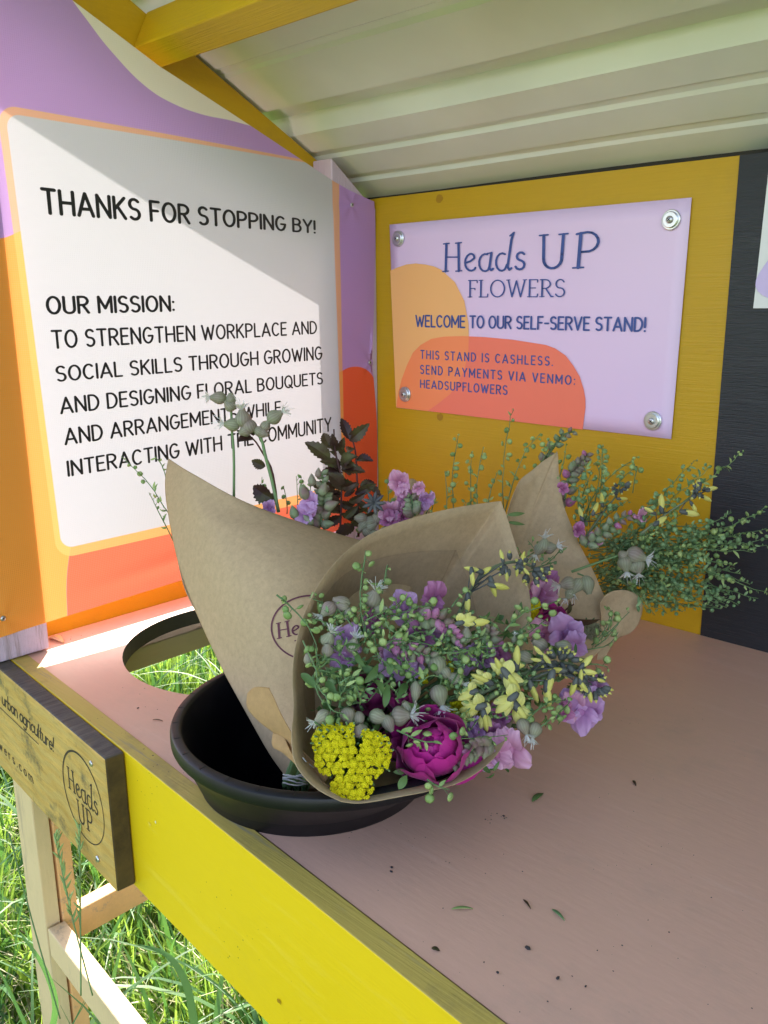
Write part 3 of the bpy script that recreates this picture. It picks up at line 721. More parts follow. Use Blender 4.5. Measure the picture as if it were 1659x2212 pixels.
# ---- wooden sign board on the front
sign = empty('sign_board')
tag(sign, 'weathered wooden plank sign with burnt lettering, fixed to the yellow front board', 'sign')
SU = V((cos(SK), sin(SK), 0)); SN = V((-sin(SK), cos(SK), 0))
def SP(u, z, off=.2693): return SU * u + SN * off + V((0, 0, H + z))
m = MB(); askew_box(m, -1.32, -.6570, .2693, .2876, H - .5085, H - .3776); sb = m.build('plank', [M['sign'], M['sign_top'], M['sign_end']], sign); bevel(sb, .002)
for p in sb.data.polygons:
    if p.normal.z > .5: p.material_index = 1
    elif p.normal.x > .5: p.material_index = 2
SL = -SN
def sline(mb, text, table, u0, u1, z0, h, wt, gap=.2, slant=0, dz=0.0):
    o = .2691
    q = quadmap(SP(u0, z0 + h, o), SP(u1, z0 + h + dz, o), SP(u0, z0, o), SP(u1, z0 + dz, o)); write(mb, text, table, q, wt, gap, SL, slant=slant)
m = MB(); sline(m, 'urban agriculture!', LOW, -.915, -.776, -.4185, .0155, .12, .10, .2); m.build('lettering', M['burnt'], sign)
m = MB(); sline(m, 'headsupflowers.com', LOW, -1.075, -.8455, -.4835, .0125, .11, .42); m.build('lettering', M['burnt'], sign)
m = MB()
for i in range(8): 
    a, b = -1.2 + .048 * i, -1.2 + .048 * (i + 1)
m.add([SP(-1.25, -.4252, .2691), SP(-.8156, -.4262, .2691), SP(-.8156, -.4274, .2691), SP(-1.25, -.4264, .2691)], [(0, 1, 2, 3)])
m.build('rule_line', M['burnt'], sign)
def ring(mb, P, cu, cz, r, w, k=56, off=None):
    vs = []
    for i in range(k):
        a = 2 * pi * i / k; ww = w * (1 + .35 * sin(a - .8))
        vs += [P(cu + (r - ww) * cos(a), cz + (r - ww) * sin(a)), P(cu + r * cos(a), cz + r * sin(a))]
    mb.add(vs, [(2 * i, 2 * ((i + 1) % k), 2 * ((i + 1) % k) + 1, 2 * i + 1) for i in range(k)])
m = MB(); ring(m, lambda u, z: SP(u, z, .2690), -.7140, -.4395, .0445, .0016)
sline(m, 'Heads', {**SERIF}, -.7455, -.6825, -.4435, .022, .10, .10); sline(m, 'UP', SERIF, -.7300, -.6975, -.4705, .022, .10, .10)
m.build('emblem', M['burnt'], sign)
def screwhead(c, n, r, parent, mat=None, name='screw'):
    m = MB(); m.lathe(c, n, [(0, r), (r * .25, r), (r * .5, r * .8), (r * .55, r * .3)], 14); s_ = m.build(name, mat or M['screw'], parent, True)
    n = V(n).normalized(); a = n.orthogonal().normalized(); b = n.cross(a); m = MB()
    for d, e in ((a, b), (b, a)):
        p = V(c) + n * (r * .57); m.add([p - d * r * .5 - e * r * .12, p + d * r * .5 - e * r * .12, p + d * r * .5 + e * r * .12, p - d * r * .5 + e * r * .12], [(0, 1, 2, 3)])
    m.build('cross_recess', M['recess'], s_); return s_
screwhead(SP(-.6860, -.3935, .2693), SL, .0028, sign); screwhead(SP(-.6925, -.4925, .2693), SL, .0032, sign)

# ---- banner
banner = empty('banner')
tag(banner, 'large translucent vinyl banner with the mission text hanging on the left side', 'banner')
def ban_top(y): return float(np.interp(y, [.335, .4483, .5839, .8085, .848, .880, .921], [.372, .3151, .251, .1681, .1537, .1440, .134]))
def ban_bot(y): return float(np.interp(y, [.335, .36, .585, .921], [-.348, -.3462, -.3366, -.325]))
def ban_x(y, z):
    x = -.9005 + .0035 * sin(pi * min(1, max(0, (y - .40) / .44))) * (1 + .3 * sin(z * 9))
    # a sag fold along the bottom
    x += .0035 * math.exp(-((z + .315 - (y - .5) * .1) / .010) ** 2) * min(1, max(0, (y - .42) * 8)) * (1 if y < .85 else 0)
    for sy, sz in ((.8789, .1265), (.911, -.0887), (.3487, -.3268)):
        dy, dz = y - sy, z - sz; r = sqrt(dy * dy + dz * dz) + 1e-6; an = atan2(dz, dy)
        x += .0011 * math.exp(-r / .03) * (cos(an * 5) + .4) * min(1, r / .006)
    if y > .845: x += .0012 * sin(z * 45 + y * 30) * (y - .845) * 10
    return x
def make_banner():
    ny, nz = 170, 200; ys = [.335 + (.921 - .335) * i / ny for i in range(ny + 1)]
    vs = []
    for y in ys:
        t, b = ban_top(y), ban_bot(y)
        for k in range(nz + 1):
            z = b + (t - b) * k / nz; yy = y + (.004 * sin(z * 21) if y > .915 else 0); vs.append((ban_x(y, z), yy, H + z))
    fs = [(i * (nz + 1) + k, (i + 1) * (nz + 1) + k, (i + 1) * (nz + 1) + k + 1, i * (nz + 1) + k + 1) for i in range(ny) for k in range(nz)]
    return mesh_obj('printed_sheet', vs, fs, M['banner'], banner, smooth=True)
make_banner()
def bquad(y0, y1, zt0, zt1, zb0, zb1):
    def q(u, v):
        y = y0 + (y1 - y0) * u; z = (zb0 + (zb1 - zb0) * u) * (1 - v) + (zt0 + (zt1 - zt0) * u) * v
        return V((ban_x(y, z) + .0005, y, H + z))
    return q
LX = V((1, 0, 0))
def bline(text, *a, wt=.135, gap=.2):
    m = MB(); write(m, text, CAPS, bquad(*a), wt, gap, LX); m.build('lettering', M['print_black'], banner)
bline('THANKS FOR STOPPING BY!', .4375, .8085, .1127, .1016, .0895, .0868, wt=.15, gap=.2)
bline('OUR MISSION:', .4314, .5825, .0058, .0060, -.0110, -.0104, wt=.15)
bline('TO STRENGTHEN WORKPLACE AND', .4335, .8070, -.0290, -.0280, -.0466, -.0434)
bline('SOCIAL SKILLS THROUGH GROWING', .4345, .8155, -.0663, -.0620, -.0815, -.0785)
bline('AND DESIGNING FLORAL BOUQUETS', .4355, .8158, -.0997, -.0971, -.1160, -.1122)
bline('AND ARRANGEMENTS WHILE', .4370, .7385, -.1335, -.1300, -.1500, -.1457)
bline('INTERACTING WITH THE COMMUNITY', .4370, .8300, -.1690, -.1610, -.1850, -.1792)
for y, z in ((.8789, .1265), (.911, -.0887), (.3487, -.3268), (.36, .12)):
    screwhead((ban_x(y, z) + .0003, y, H + z), (1, 0, 0), .0030, banner)

# ---- posters on the back wall
def poster(name, x0, x1, zt0, zt1, zb0, zb1, label):
    e = empty(name); tag(e, label, 'poster', 'posters screwed to the back wall')
    return e
pos = poster('poster', 0, 0, 0, 0, 0, 0, 'lilac landscape poster with blue welcome lettering on the yellow wall')
YP = YB - .0026
def PB(x, z, off=0.0): return V((x, YP - off, H + z))
corn = [(-.8732, .1016), (-.4348, .1018), (-.4389, -.1558), (-.8622, -.1526)]
m = MB(); n_ = 26
for i in range(n_ + 1):
    u = i / n_
    for k in range(15):
        v = k / 14; x = (corn[0][0] * (1 - u) + corn[1][0] * u) * (1 - v) + (corn[3][0] * (1 - u) + corn[2][0] * u) * v
        z = (corn[0][1] * (1 - u) + corn[1][1] * u) * (1 - v) + (corn[3][1] * (1 - u) + corn[2][1] * u) * v
        m.v.append(tuple(PB(x, z, .0)))
m.f = [(i * 15 + k, (i + 1) * 15 + k, (i + 1) * 15 + k + 1, i * 15 + k + 1) for i in range(n_) for k in range(14)]; m.m = [0] * len(m.f)
o = m.build('sheet', M['poster'], pos, True); sm = o.modifiers.new('thickness', 'SOLIDIFY'); sm.thickness = -.0007; sm.offset = -1 
OR = [(-.8716, .0395), (-.858, .0435), (-.8408, .0471), (-.824, .0478), (-.8068, .046), (-.791, .043), (-.778, .0382), (-.7539, .0213), (-.7379, -.0027), (-.7304, -.0324), (-.7296, -.0500), (-.7301, -.0685), (-.735, -.088), (-.7437, -.106), (-.7602, -.1260), (-.7802, -.1399), (-.8014, -.1530), (-.8618, -.1522)]
RD = [(-.8608, -.1522), (-.8600, -.144), (-.8572, -.1321), (-.851, -.112), (-.8408, -.0917), (-.829, -.073), (-.8146, -.0618), (-.795, -.0530), (-.7727, -.0495), (-.74, -.048), (-.7021, -.0486), (-.66, -.0508), (-.6299, -.0538), (-.609, -.056), (-.5958, -.0596), (-.580, -.068), (-.5688, -.0797), (-.5595, -.092), (-.5533, -.1066), (-.5503, -.118), (-.5496, -.1286), (-.5521, -.1555)]
def clip(sub, cl):
    def area(p): return sum(p[i][0] * p[(i + 1) % len(p)][1] - p[(i + 1) % len(p)][0] * p[i][1] for i in range(len(p)))
    if area(cl) < 0: cl = cl[::-1]
    out = sub
    for i in range(len(cl)):
        a, b = cl[i], cl[(i + 1) % len(cl)]; inp, out = out, []
        side = lambda p: (b[0] - a[0]) * (p[1] - a[1]) - (b[1] - a[1]) * (p[0] - a[0])
        for j in range(len(inp)):
            p, q = inp[j - 1], inp[j]; sp_, sq = side(p), side(q)
            if (sp_ >= 0) != (sq >= 0): t_ = sp_ / (sp_ - sq); out.append((p[0] + (q[0] - p[0]) * t_, p[1] + (q[1] - p[1]) * t_))
            if sq >= 0: out.append(q)
    return out
def flat(name, poly, off, mat, par):
    m = MB(); m.add([PB(x, z, off) for x, z in poly], [tuple(range(len(poly)))]); return m.build(name, mat, par)
flat('print_shape', OR, .0008, M['poster_or'], pos); flat('print_shape', RD, .0009, M['poster_red'], pos)
ov = clip(RD, OR)
if len(ov) > 2: flat('print_shape', ov, .0010, M['poster_ov'], pos)
def pline(text, table, x0, x1, zt0, zt1, zb0, zb1, wt, gap, slant=0, m_=None):
    m = MB(); q = quadmap(PB(x0, zt0, .0012), PB(x1, zt1, .0012), PB(x0, zb0, .0012), PB(x1, zb1, .0012)); write(m, text, table, q, wt, gap, V((0, -1, 0)), slant=slant)
    m.build('lettering', m_ or M['print_blue'], pos)
pline('Heads', SERIF, -.7740, -.6440, .0710, .0705, .0358, .0348, .082, .10)
pline('UP', SERIF, -.6230, -.5420, .0735, .0728, .0350, .0340, .082, .16)
pline('FLOWERS', SERIF, -.7310, -.5840, .0232, .0215, .0023, .0016, .085, .10)
pline('WELCOME TO OUR SELF-SERVE STAND!', CAPS, -.8228, -.4784, -.0218, -.0226, -.0366, -.0372, .15, .19)
pline('THIS STAND IS CASHLESS.', CAPS, -.8138, -.5984, -.0693, -.0703, -.0802, -.0806, .15, .36)
pline('SEND PAYMENTS VIA VENMO:', CAPS, -.8142, -.5662, -.0897, -.0919, -.1010, -.1022, .15, .36)
pline('HEADSUPFLOWERS', CAPS, -.8142, -.6656, -.1102, -.1096, -.1207, -.1207, .15, .3)
def washer(x, z, par, r=.0108, tilt=(0, 0)):
    m = MB(); n = V((tilt[0], -1, tilt[1])).normalized(); c = PB(x, z, .0012)
    m.lathe(c, n, [(0, r), (.0016, r), (.0021, r * .93), (.0021, r * .45)], 28); w = m.build('washer', M['zinc'], par, False)
    m = MB(); m.lathe(c + n * .0015, n, [(0, r * .8), (.0022, r * .8), (.0027, r * .72), (.0027, r * .1)], 26)
    m.build('inner_washer', M['zinc'], w)
    screwhead(c + n * .0042, n, .0040, w)
for x, z in ((-.8552, .0819), (-.4552, .0806), (-.8434, -.1321), (-.4614, -.1369)): washer(x, z, pos, r=.0108)
pos2 = poster('poster', 0, 0, 0, 0, 0, 0, 'pale grey and lavender poster on the black wall, cut off by the right edge')
m = MB(); m.add([PB(-.3556, .185, .0), PB(-.02, .185, .0), PB(-.02, -.0125, .0), PB(-.3600, -.012, .0)], [(0, 3, 2, 1)]); o = m.build('sheet', M['poster_w'], pos2); sm = o.modifiers.new('thickness', 'SOLIDIFY'); sm.thickness = .0007
m = MB(); m.add([PB(-.335 + .022 * cos(a) * (1 + .3 * sin(2 * a)), .022 + .026 * sin(a), .0012) for a in [2 * pi * i / 26 for i in range(26)]], [tuple(range(26))]); m.build('print_shape', M['poster_l'], pos2)
m = MB(); m.add([PB(-.325 + .025 * cos(a), .085 + .022 * sin(a), .0012) for a in [2 * pi * i / 26 for i in range(26)]], [tuple(range(26))]); m.build('print_shape', M['poster_l'], pos2)
washer(-.3315, .0062, pos2)

# ---- bucket
bk = empty('bucket'); tag(bk, 'black plastic bucket sunk in the pink counter holding the wrapped bouquets', 'bucket')
def ringpts(c, r, z, k=96): return [V((c[0] + r * cos(2*pi*i/k), c[1] + r * sin(2*pi*i/k), H + z)) for i in range(k)]
def loft(loops, name, mat, par, close=True):
    vs = [p for l in loops for p in l]; k = len(loops[0]); fs = []
    for i in range(len(loops) - 1):
        for j in range(k): fs.append((i * k + j, i * k + (j + 1) % k, (i + 1) * k + (j + 1) % k, (i + 1) * k + j))
    if close: fs += [tuple((len(loops) - 1) * k + j for j in range(k))]
    return mesh_obj(name, vs, fs, mat, par, smooth=True)
RC, BC = (-.4765, .4350), (-.498, .425)
ZR = -.3225
mixc = lambda t: (RC[0] * (1 - t) + BC[0] * t, RC[1] * (1 - t) + BC[1] * t)
outer = [ringpts(RC, .1278, ZR), ringpts(RC, .1288, ZR - .0022), ringpts(RC, .1288, ZR - .0085), ringpts(RC, .1272, ZR - .0105), ringpts(mixc(.08), .1245, ZR - .011), ringpts(mixc(.12), .1215, ZR - .013), ringpts(mixc(.5), .1065, ZR - .032), ringpts(mixc(1), .0888, -.3780), ringpts(BC, .080, -.42), ringpts(BC, .068, -.56)]
inner = [ringpts(BC, .065, -.555), ringpts(BC, .084, -.40), ringpts(mixc(.5), .1035, -.352), ringpts(RC, .1195, ZR - .002), ringpts(RC, .1205, ZR + .0012), ringpts(RC, .1218, ZR + .0016), ringpts(RC, .1265, ZR + .0012), ringpts(RC, .1278, ZR)]
body = loft(outer, 'shell', M['bucket'], bk)
loft(inner[::-1], 'rim_and_lining', M['bucket'], bk)
m = MB()
for i in range(30):
    a = 2 * pi * (i + .4) / 30; c = V((RC[0] + .1242 * cos(a), RC[1] + .1242 * sin(a), H + ZR + .0012)); t_ = V((-sin(a), cos(a), 0)); r_ = V((cos(a), sin(a), 0))
    m.add([c - t_ * .0005 - r_ * .0028, c - t_ * .0005 + r_ * .0028, c + t_ * .0005 + r_ * .0028, c + t_ * .0005 - r_ * .0028] + [c - t_ * .0005 - r_ * .0028 + V((0,0,.0006)), c - t_ * .0005 + r_ * .0028 + V((0,0,.0002)), c + t_ * .0005 + r_ * .0028 + V((0,0,.0002)), c + t_ * .0005 - r_ * .0028 + V((0,0,.0006))], [(4,5,6,7),(0,1,5,4),(1,2,6,5),(2,3,7,6),(3,0,4,7)])
o = m.build('rim_notches', M['bucket'], bk); o['kind'] = 'stuff'
#PART2
# ================================================================= BOUQUETS
def Q6(x, y): return 597.2 + x * .44, 1194.4 + y * .44
def QC(x, y): return 1061.7 + x * .36, 929 + y * .36
def QA(x, y): return 530.9 + x * .28, 862.6 + y * .28
def Q4(x, y): return 265.4 + x * .44, 796.3 + y * .44
KB = .955
def dB(x, y): return .607 * KB + (1640 - y) * .00022 + (x - 760) * .00012
def grid_sheet(name, rows, mat, parent, nu=30, nv=30, thick=.0005, close=False):
    """rows: list of rows of points; smooth sheet through them"""
    R = [cr(r, nu) for r in rows]; cols = [cr([R[i][j] for i in range(len(R))], nv) for j in range(nu)]
    vs = [tuple(cols[j][i]) for i in range(nv) for j in range(nu)]
    fs = [(i * nu + j, i * nu + j + 1, (i + 1) * nu + j + 1, (i + 1) * nu + j) for i in range(nv - 1) for j in range(nu - 1)]
    o = mesh_obj(name, vs, fs, mat, parent, smooth=True)
    if thick: sm = o.modifiers.new('thickness', 'SOLIDIFY'); sm.thickness = thick; sm.offset = 0
    return o
def bowl(name, rim, apex, parent, mat, bulge=.03, n=110, rings=16, pw=1.0, wob=.0015, thick=.0005, tmax=1.0, seed=1):
    """wrapping paper: a cone whose mouth is the rim loop"""
    P = cr([at(*p) for p in rim] + [at(*rim[0])], n + 1)[:n]; A = at(*apex); rg = random.Random(seed); ph = [rg.uniform(0, 6) for _ in range(3)]
    C = sum((V(p) for p in P), V((0, 0, 0))) / n; vs = []
    for i in range(rings):
        t = (i / (rings - 1)) ** pw * tmax
        for k, p in enumerate(P):
            p = V(p); q = p.lerp(A, t * .985); q += (FV * bulge) * sin(pi * t) 
            a = 2 * pi * k / n
            q += (p - C).normalized() * (wob * sin(a * 7 + ph[0] + t * 3) + wob * .6 * sin(a * 13 + ph[1])) * (1 if i else .6)
            vs.append(q)
    fs = [(i * n + j, i * n + (j + 1) % n, (i + 1) * n + (j + 1) % n, (i + 1) * n + j) for i in range(rings - 1) for j in range(n)]
    o = mesh_obj(name, vs, fs, mat, parent, smooth=True); sm = o.modifiers.new('thickness', 'SOLIDIFY'); sm.thickness = thick; sm.offset = 0
    return o

# ---- plant pieces
def sprig(parent, pts, r=.0026, gap=.0052, seed=0, leafy=.35, dark=False, n=None, stem_r=.00065, k=8, start=.12):
    """cress sprig: thin wavy stem carrying round flat seed pods"""
    rg = random.Random(seed); P = [V(p) for p in pts]
    L = sum((P[i + 1] - P[i]).length for i in range(len(P) - 1)); ns = max(6, int(L / .010))
    C = [V(c) for c in cr(P, ns)]
    wob = L * .006
    for c in C[1:-1]: c += V((rg.gauss(0, wob), rg.gauss(0, wob), rg.gauss(0, wob)))
    s = MB(); s.tube(C, [stem_r * (1.15 - .7 * i / ns) for i in range(ns)], 4)
    m = MB(); N = max(3, int(L * (1 - start) / gap))
    for i in range(N):
        u = start + (1 - start) * (i + rg.uniform(.1, .9)) / N; f = u * (ns - 1); j = min(int(f), ns - 2); c = C[j].lerp(C[j + 1], f - j); t = (C[j + 1] - C[j]).normalized()
        a = t.cross(V((rg.gauss(0, 1), rg.gauss(0, 1), rg.gauss(0, 1)))).normalized(); size = r * rg.uniform(.75, 1.2) * (1 - .55 * max(0, u - .8) / .2)
        d = (a + t * rg.uniform(.3, 1.0)).normalized(); e = c + d * (size * rg.uniform(1.3, 2.0))
        s.tube([c, c.lerp(e, .9)], .00028, 3, cap=False)
        if rg.random() < leafy:
            m.leaf(c, c + d * size * rg.uniform(2.0, 3.6), size * .95, TOCAM + V((rg.gauss(0, .6), rg.gauss(0, .6), rg.gauss(0, .6))), seg=4)
        else:
            m.lens(e + d * size * .5, (TOCAM * .8 + V((rg.gauss(0, .55), rg.gauss(0, .55), rg.gauss(0, .55)))), size, size * .38, k)
    o = s.build('green_sprig', M['stem'], parent, True); c = m.build('seed_pods', M['pod_dark' if dark else 'pod'], o, True); c['kind'] = 'stuff'
    return o
def sp(parent, q, pts, d=None, **kw):
    """sprig through image pixel points; each point may carry its own distance"""
    P = []
    for p in pts:
        x, y = q(p[0], p[1]); dd = p[2] if len(p) > 2 else (d if d is not None else dB(x, y)); P.append(at(x, y, dd))
    return sprig(parent, P, **kw)
def campion(parent, x, y, d, L=.014, R=.0058, ang=0, out=.25, petals=True, seed=0, col='calyx', lab=None):
    """bladder campion: veined balloon with fringed white petals at its mouth; ang in the picture plane, mouth direction"""
    rg = random.Random(seed + int(x) * 7 + int(y)); c = at(x, y, d)
    ax = (RV * cos(ang) + UV_ * sin(ang) + TOCAM * out).normalized()
    prof = [(-.5, .12), (-.46, .42), (-.34, .78), (-.15, 1.0), (.05, .98), (.22, .80), (.36, .56), (.46, .40), (.53, .36)]
    k = 32; a = ax.orthogonal().normalized(); b = ax.cross(a); vs = []; vein = []
    for t, r in prof:
        for j in range(k):
            w = 2 * pi * j / k + .05 * sin(t * 9); vs.append(c + ax * t * L + (a * cos(w) + b * sin(w)) * R * r * (1 + (.02 if j % 2 else -.02))); vein.append(1.0 if j % 2 == 0 else 0.0)
    n = len(prof); fs = [(i * k + j, i * k + (j + 1) % k, (i + 1) * k + (j + 1) % k, (i + 1) * k + j) for i in range(n - 1) for j in range(k)] + [tuple(range(k))[::-1]]
    o = mesh_obj('bladder_campion', vs, fs, M[col], parent, smooth=True)
    at_ = o.data.attributes.new('vein', 'FLOAT', 'POINT'); at_.data.foreach_set('value', vein)
    mouth = c + ax * L * .5
    if petals:
        m = MB()
        for i in range(5):
            w = 2 * pi * (i + rg.uniform(-.15, .15)) / 5; dr = ((a * cos(w) + b * sin(w)) * rg.uniform(.8, 1.1) + ax * rg.uniform(.4, .8)).normalized(); tg = (a * -sin(w) + b * cos(w)); Lp = R * rg.uniform(1.05, 1.5); wd = Lp * .42
            for sgn in (-1, 1):
                p0 = mouth + dr * R * .12; lift_ = ax * Lp * .12
                m.add([p0 - tg * .0002, p0 + tg * sgn * wd * .15, mouth + dr * Lp * .6 + tg * sgn * wd * .75 + lift_, mouth + dr * Lp + tg * sgn * wd * .85 + lift_ * .6, mouth + dr * Lp * 1.05 + tg * sgn * wd * .4 + lift_ * .4, mouth + dr * Lp * .62 + tg * sgn * wd * .06 + lift_], [(0, 1, 2, 5), (5, 2, 3, 4)])
        for i in range(5):
            dd = (ax + V((rg.gauss(0, .35), rg.gauss(0, .35), rg.gauss(0, .35)))).normalized(); e = mouth + dd * R * rg.uniform(1.2, 2.2)
            m.tube([mouth, (mouth + e) / 2 + V((0, 0, R * .15)), e], .00022, 3)
        m.build('white_petals', M['white_petal'], o, True)
    return o
def petal_into(m, c, out, up, w, h, cup=.3, curl=.3, ruf=.08, ph=0, nu=8, nv=8, mi=0):
    out = V(out).normalized(); up = V(up); up = (up - out * up.dot(out)).normalized(); S = out.cross(up); vs = []
    for i in range(nv):
        t = i / (nv - 1)
        for j in range(nu):
            s = -1 + 2 * j / (nu - 1); pr = sin(pi * min(.97, t * .74 + .12)) ** .65
            tt = t * (1 - .16 * abs(s) ** 2.5)
            p = c + up * (h * tt) + S * (w * .5 * s * pr) + out * (cup * h * sin(pi * t * .75) - curl * s * s * w * .35 * pr + ruf * h * sin(s * 6 + ph) * t ** 3)
            vs.append(p)
    m.add(vs, [(i * nu + j, i * nu + j + 1, (i + 1) * nu + j + 1, (i + 1) * nu + j) for i in range(nv - 1) for j in range(nu - 1)], mi)
def grad(o, nu, nv):
    """store how far along and across the petal each point lies"""
    A = o.data.attributes.new('along', 'FLOAT', 'POINT'); A.data.foreach_set('value', [q / (nv - 1) for q in range(nv) for j in range(nu)])
    B_ = o.data.attributes.new('across', 'FLOAT', 'POINT'); B_.data.foreach_set('value', [j / (nu - 1) for q in range(nv) for j in range(nu)])
    return o
def petal(parent, mat, *a, name='petal', **kw):
    m = MB(); petal_into(m, *a, **kw); return grad(m.build(name, mat, parent, True), kw.get('nu', 8), kw.get('nv', 8))
def bloom(parent, x, y, d, size=.013, mat='lilac', seed=0, tilt=0, n=5, name='snapdragon_bloom', face=None, closed=0.0):
    """ruffled snapdragon flower: folded lobes round a throat"""
    rg = random.Random(seed * 31 + int(x)); c = at(x, y, d)
    nrm = (face or (TOCAM + RV * rg.uniform(-.4, .4) + UV_ * rg.uniform(-.35, .35))).normalized(); up = (UV_ * cos(tilt) + RV * sin(tilt)); up = (up - nrm * up.dot(nrm)).normalized(); S = nrm.cross(up)
    m = MB(); m.lathe(c - nrm * size * 1.0, nrm, [(0, size * .16), (size * .35, size * .3), (size * .8, size * .40), (size * 1.05, size * .34), (size * 1.2, size * .15)], 14, sx=.8)
    o = m.build(name, M[mat], parent, True)
    A = [62, 118, 200, 270, 340][:n]
    for i, an in enumerate(A):
        a = radians(an + rg.uniform(-14, 14)); dr = (S * -cos(a) + up * sin(a)); k = rg.uniform(.85, 1.2) * (1.25 if an < 180 else 1.0)
        o2 = nrm * (.65 - closed * .6) + dr * .15 - dr * closed
        petal(o, M[mat], c + dr * size * .12 - nrm * size * .1, (nrm * (1 - closed) - dr * closed * .5 + S * rg.uniform(-.3, .3)).normalized(), (dr + nrm * (.25 + closed)).normalized(), size * 1.15 * k, size * 1.15 * k, cup=.32, curl=.35 * rg.choice((1, 1, -.6)), ruf=.10, ph=rg.uniform(0, 6), nu=9, nv=9)
    # folded lip in the middle
    petal(o, M[mat], c - up * size * .15, (nrm + up * .4).normalized(), (up * .6 + nrm * .8).normalized(), size * .9, size * .75, cup=.5, curl=.7, ruf=.08, ph=1)
    return o
def bud(m, c, ax, L, R, mi=0, k=8):
    m.lathe(c, ax, [(0, R * .35), (L * .2, R * .9), (L * .45, R), (L * .75, R * .6), (L, R * .08)], k, mi)
def snap_spike(parent, pts, seed=0, n=13, size=.0062, pink=.25, name='snapdragon_spike', mats=('snapbud', 'stem', 'pinkp')):
    """snapdragon tip: hairy green buds crowding a stem"""
    rg = random.Random(seed); C = [V(c) for c in cr([at(*p) for p in pts], 24)]
    s = MB(); s.tube(C, [.0019 - .0011 * i / 24 for i in range(24)], 6); o = s.build(name, M[mats[1]], parent, True)
    for i in range(n):
        u = (i + .5) / n; f = u * 22; j = int(f); c = C[j].lerp(C[j + 1], f - j); t = (C[j + 1] - C[j]).normalized()
        side = t.cross(TOCAM).normalized() * (1 if i % 2 else -1); sz = size * (1.15 - .6 * u)
        ax = (side * rg.uniform(.5, 1) + TOCAM * rg.uniform(.1, .9) + t * rg.uniform(.3, .8)).normalized()
        m = MB(); bud(m, c + ax * .001, ax, sz * 1.5, sz * .55, 0, 9)
        for q in range(3):
            aa = ax.orthogonal(); aa.rotate(Matrix.Rotation(q * 2.1 + rg.random(), 3, ax).to_quaternion()); m.leaf(c, c + ax * sz * 1.15 + aa.normalized() * sz * .5, sz * .55, aa, bend=.1, seg=4, m=1)
        m.build('bud', [M[mats[2]] if rg.random() < pink else M[mats[0]], M[mats[0]]], o, True)
    return o
def indigo(parent, pts, buds, stem_r=.0021, name='wild_indigo_spike', seed=0, cluster=None):
    """pale yellow wild indigo: thick grey-green stem, slate cups, pea flowers. buds: (x, y, angle, size, open)"""
    rg = random.Random(seed); C = [V(c) for c in cr([at(*p) for p in pts], 20)]
    s = MB(); s.tube(C, [stem_r * (1 - .6 * i / 20) for i in range(20)], 7); o = s.build(name, M['bap_stem'], parent, True)
    for (x, y, an, size, op) in buds:
        c = min(range(20), key=lambda i: (C[i] - at(x, y, pts[0][2])).length)
        d = (C[c] - V((0, 0, H))).dot(FV) - .006 - rg.uniform(0, .006); p = at(x, y, d)
        size *= .86; ax = (RV * cos(an) + UV_ * sin(an) + TOCAM * rg.uniform(-.15, .2)).normalized(); base = p - ax * size * .55
        m = MB(); m.lathe(base - ax * size * .28, ax, [(0, size * .08), (size * .15, size * .16), (size * .4, size * .19), (size * .6, size * .16)], 9, 0)
        q = C[c]
        if (q - base).length < .03: m.tube([q, base - ax * size * .25], .0006, 4, 0)
        if op > .0:
            m.lathe(base, ax, [(0, size * .14), (size * .3, size * .25), (size * .65, size * .26), (size * .95, size * .15), (size * 1.1, size * .03)], 10, 1, sx=.62)
        b = m.build('pea_flower', [M['bap_cal'], M['bap']], o, True)
        if op > .7:
            sd = ax.cross(TOCAM).normalized()
            for sg in (-1, 1):
                petal(b, M['bap'], base + ax * size * .1, (TOCAM + sd * sg * .7).normalized(), (ax + sd * sg * .55).normalized(), size * .46, size * .85, cup=.25, curl=.7, ruf=.04, nu=6, nv=6)
            if op > .9: petal(b, M['bap'], base + ax * size * .05, (TOCAM - ax * .3).normalized(), (-sd * .2 + ax * .2 + UV_ * .7).normalized(), size * .62, size * .62, cup=.2, curl=.6, ruf=.08, nu=7, nv=6)
    for (x, y, spread, nn) in (cluster or []):
        for i in range(nn):
            a = rg.uniform(0, 2 * pi); rr = spread * sqrt(rg.random()); d = pts[-1][2] - .004 - rg.uniform(0, .010); p = at(x + rr * cos(a), y + rr * sin(a) * .7, d)
            ax = (RV * cos(a) - UV_ * sin(a) + TOCAM * .5).normalized(); sz = rg.uniform(.0055, .0085); m = MB()
            m.lathe(p, ax, [(0, sz * .12), (sz * .25, sz * .28), (sz * .6, sz * .3), (sz * .85, sz * .2)], 8, 0); bud(m, p + ax * sz * .65, ax, sz * .5, sz * .17, 1, 7)
            m.build('dark_bud', [M['bap_cal'], M['bap']], o, True)
    return o
def leafset(parent, stem, leaves, mat, smat, name, teeth=1, r=.0012, d=None, w=.42):
    s = MB(); P = [at(*p) for p in stem]; s.tube(cr(P, 14), [r * (1 - .4 * i / 14) for i in range(14)], 5); o = s.build(name, M[smat], parent, True); rg = random.Random(len(leaves))
    for (x0, y0, x1, y1) in leaves:
        dd = (d or stem[0][2]); a = at(x0, y0, dd + rg.uniform(-.006, .006)); b = at(x1, y1, dd + rg.uniform(-.014, .010)); m = MB()
        m.leaf(a, b, (b - a).length * w * rg.uniform(.85, 1.15), TOCAM + V((rg.gauss(0, .35), rg.gauss(0, .35), rg.gauss(0, .35))), bend=.10, fold=.45, teeth=teeth, seg=14 if teeth else 8)
        m.build('leaf', M[mat], o, not teeth)
    return o
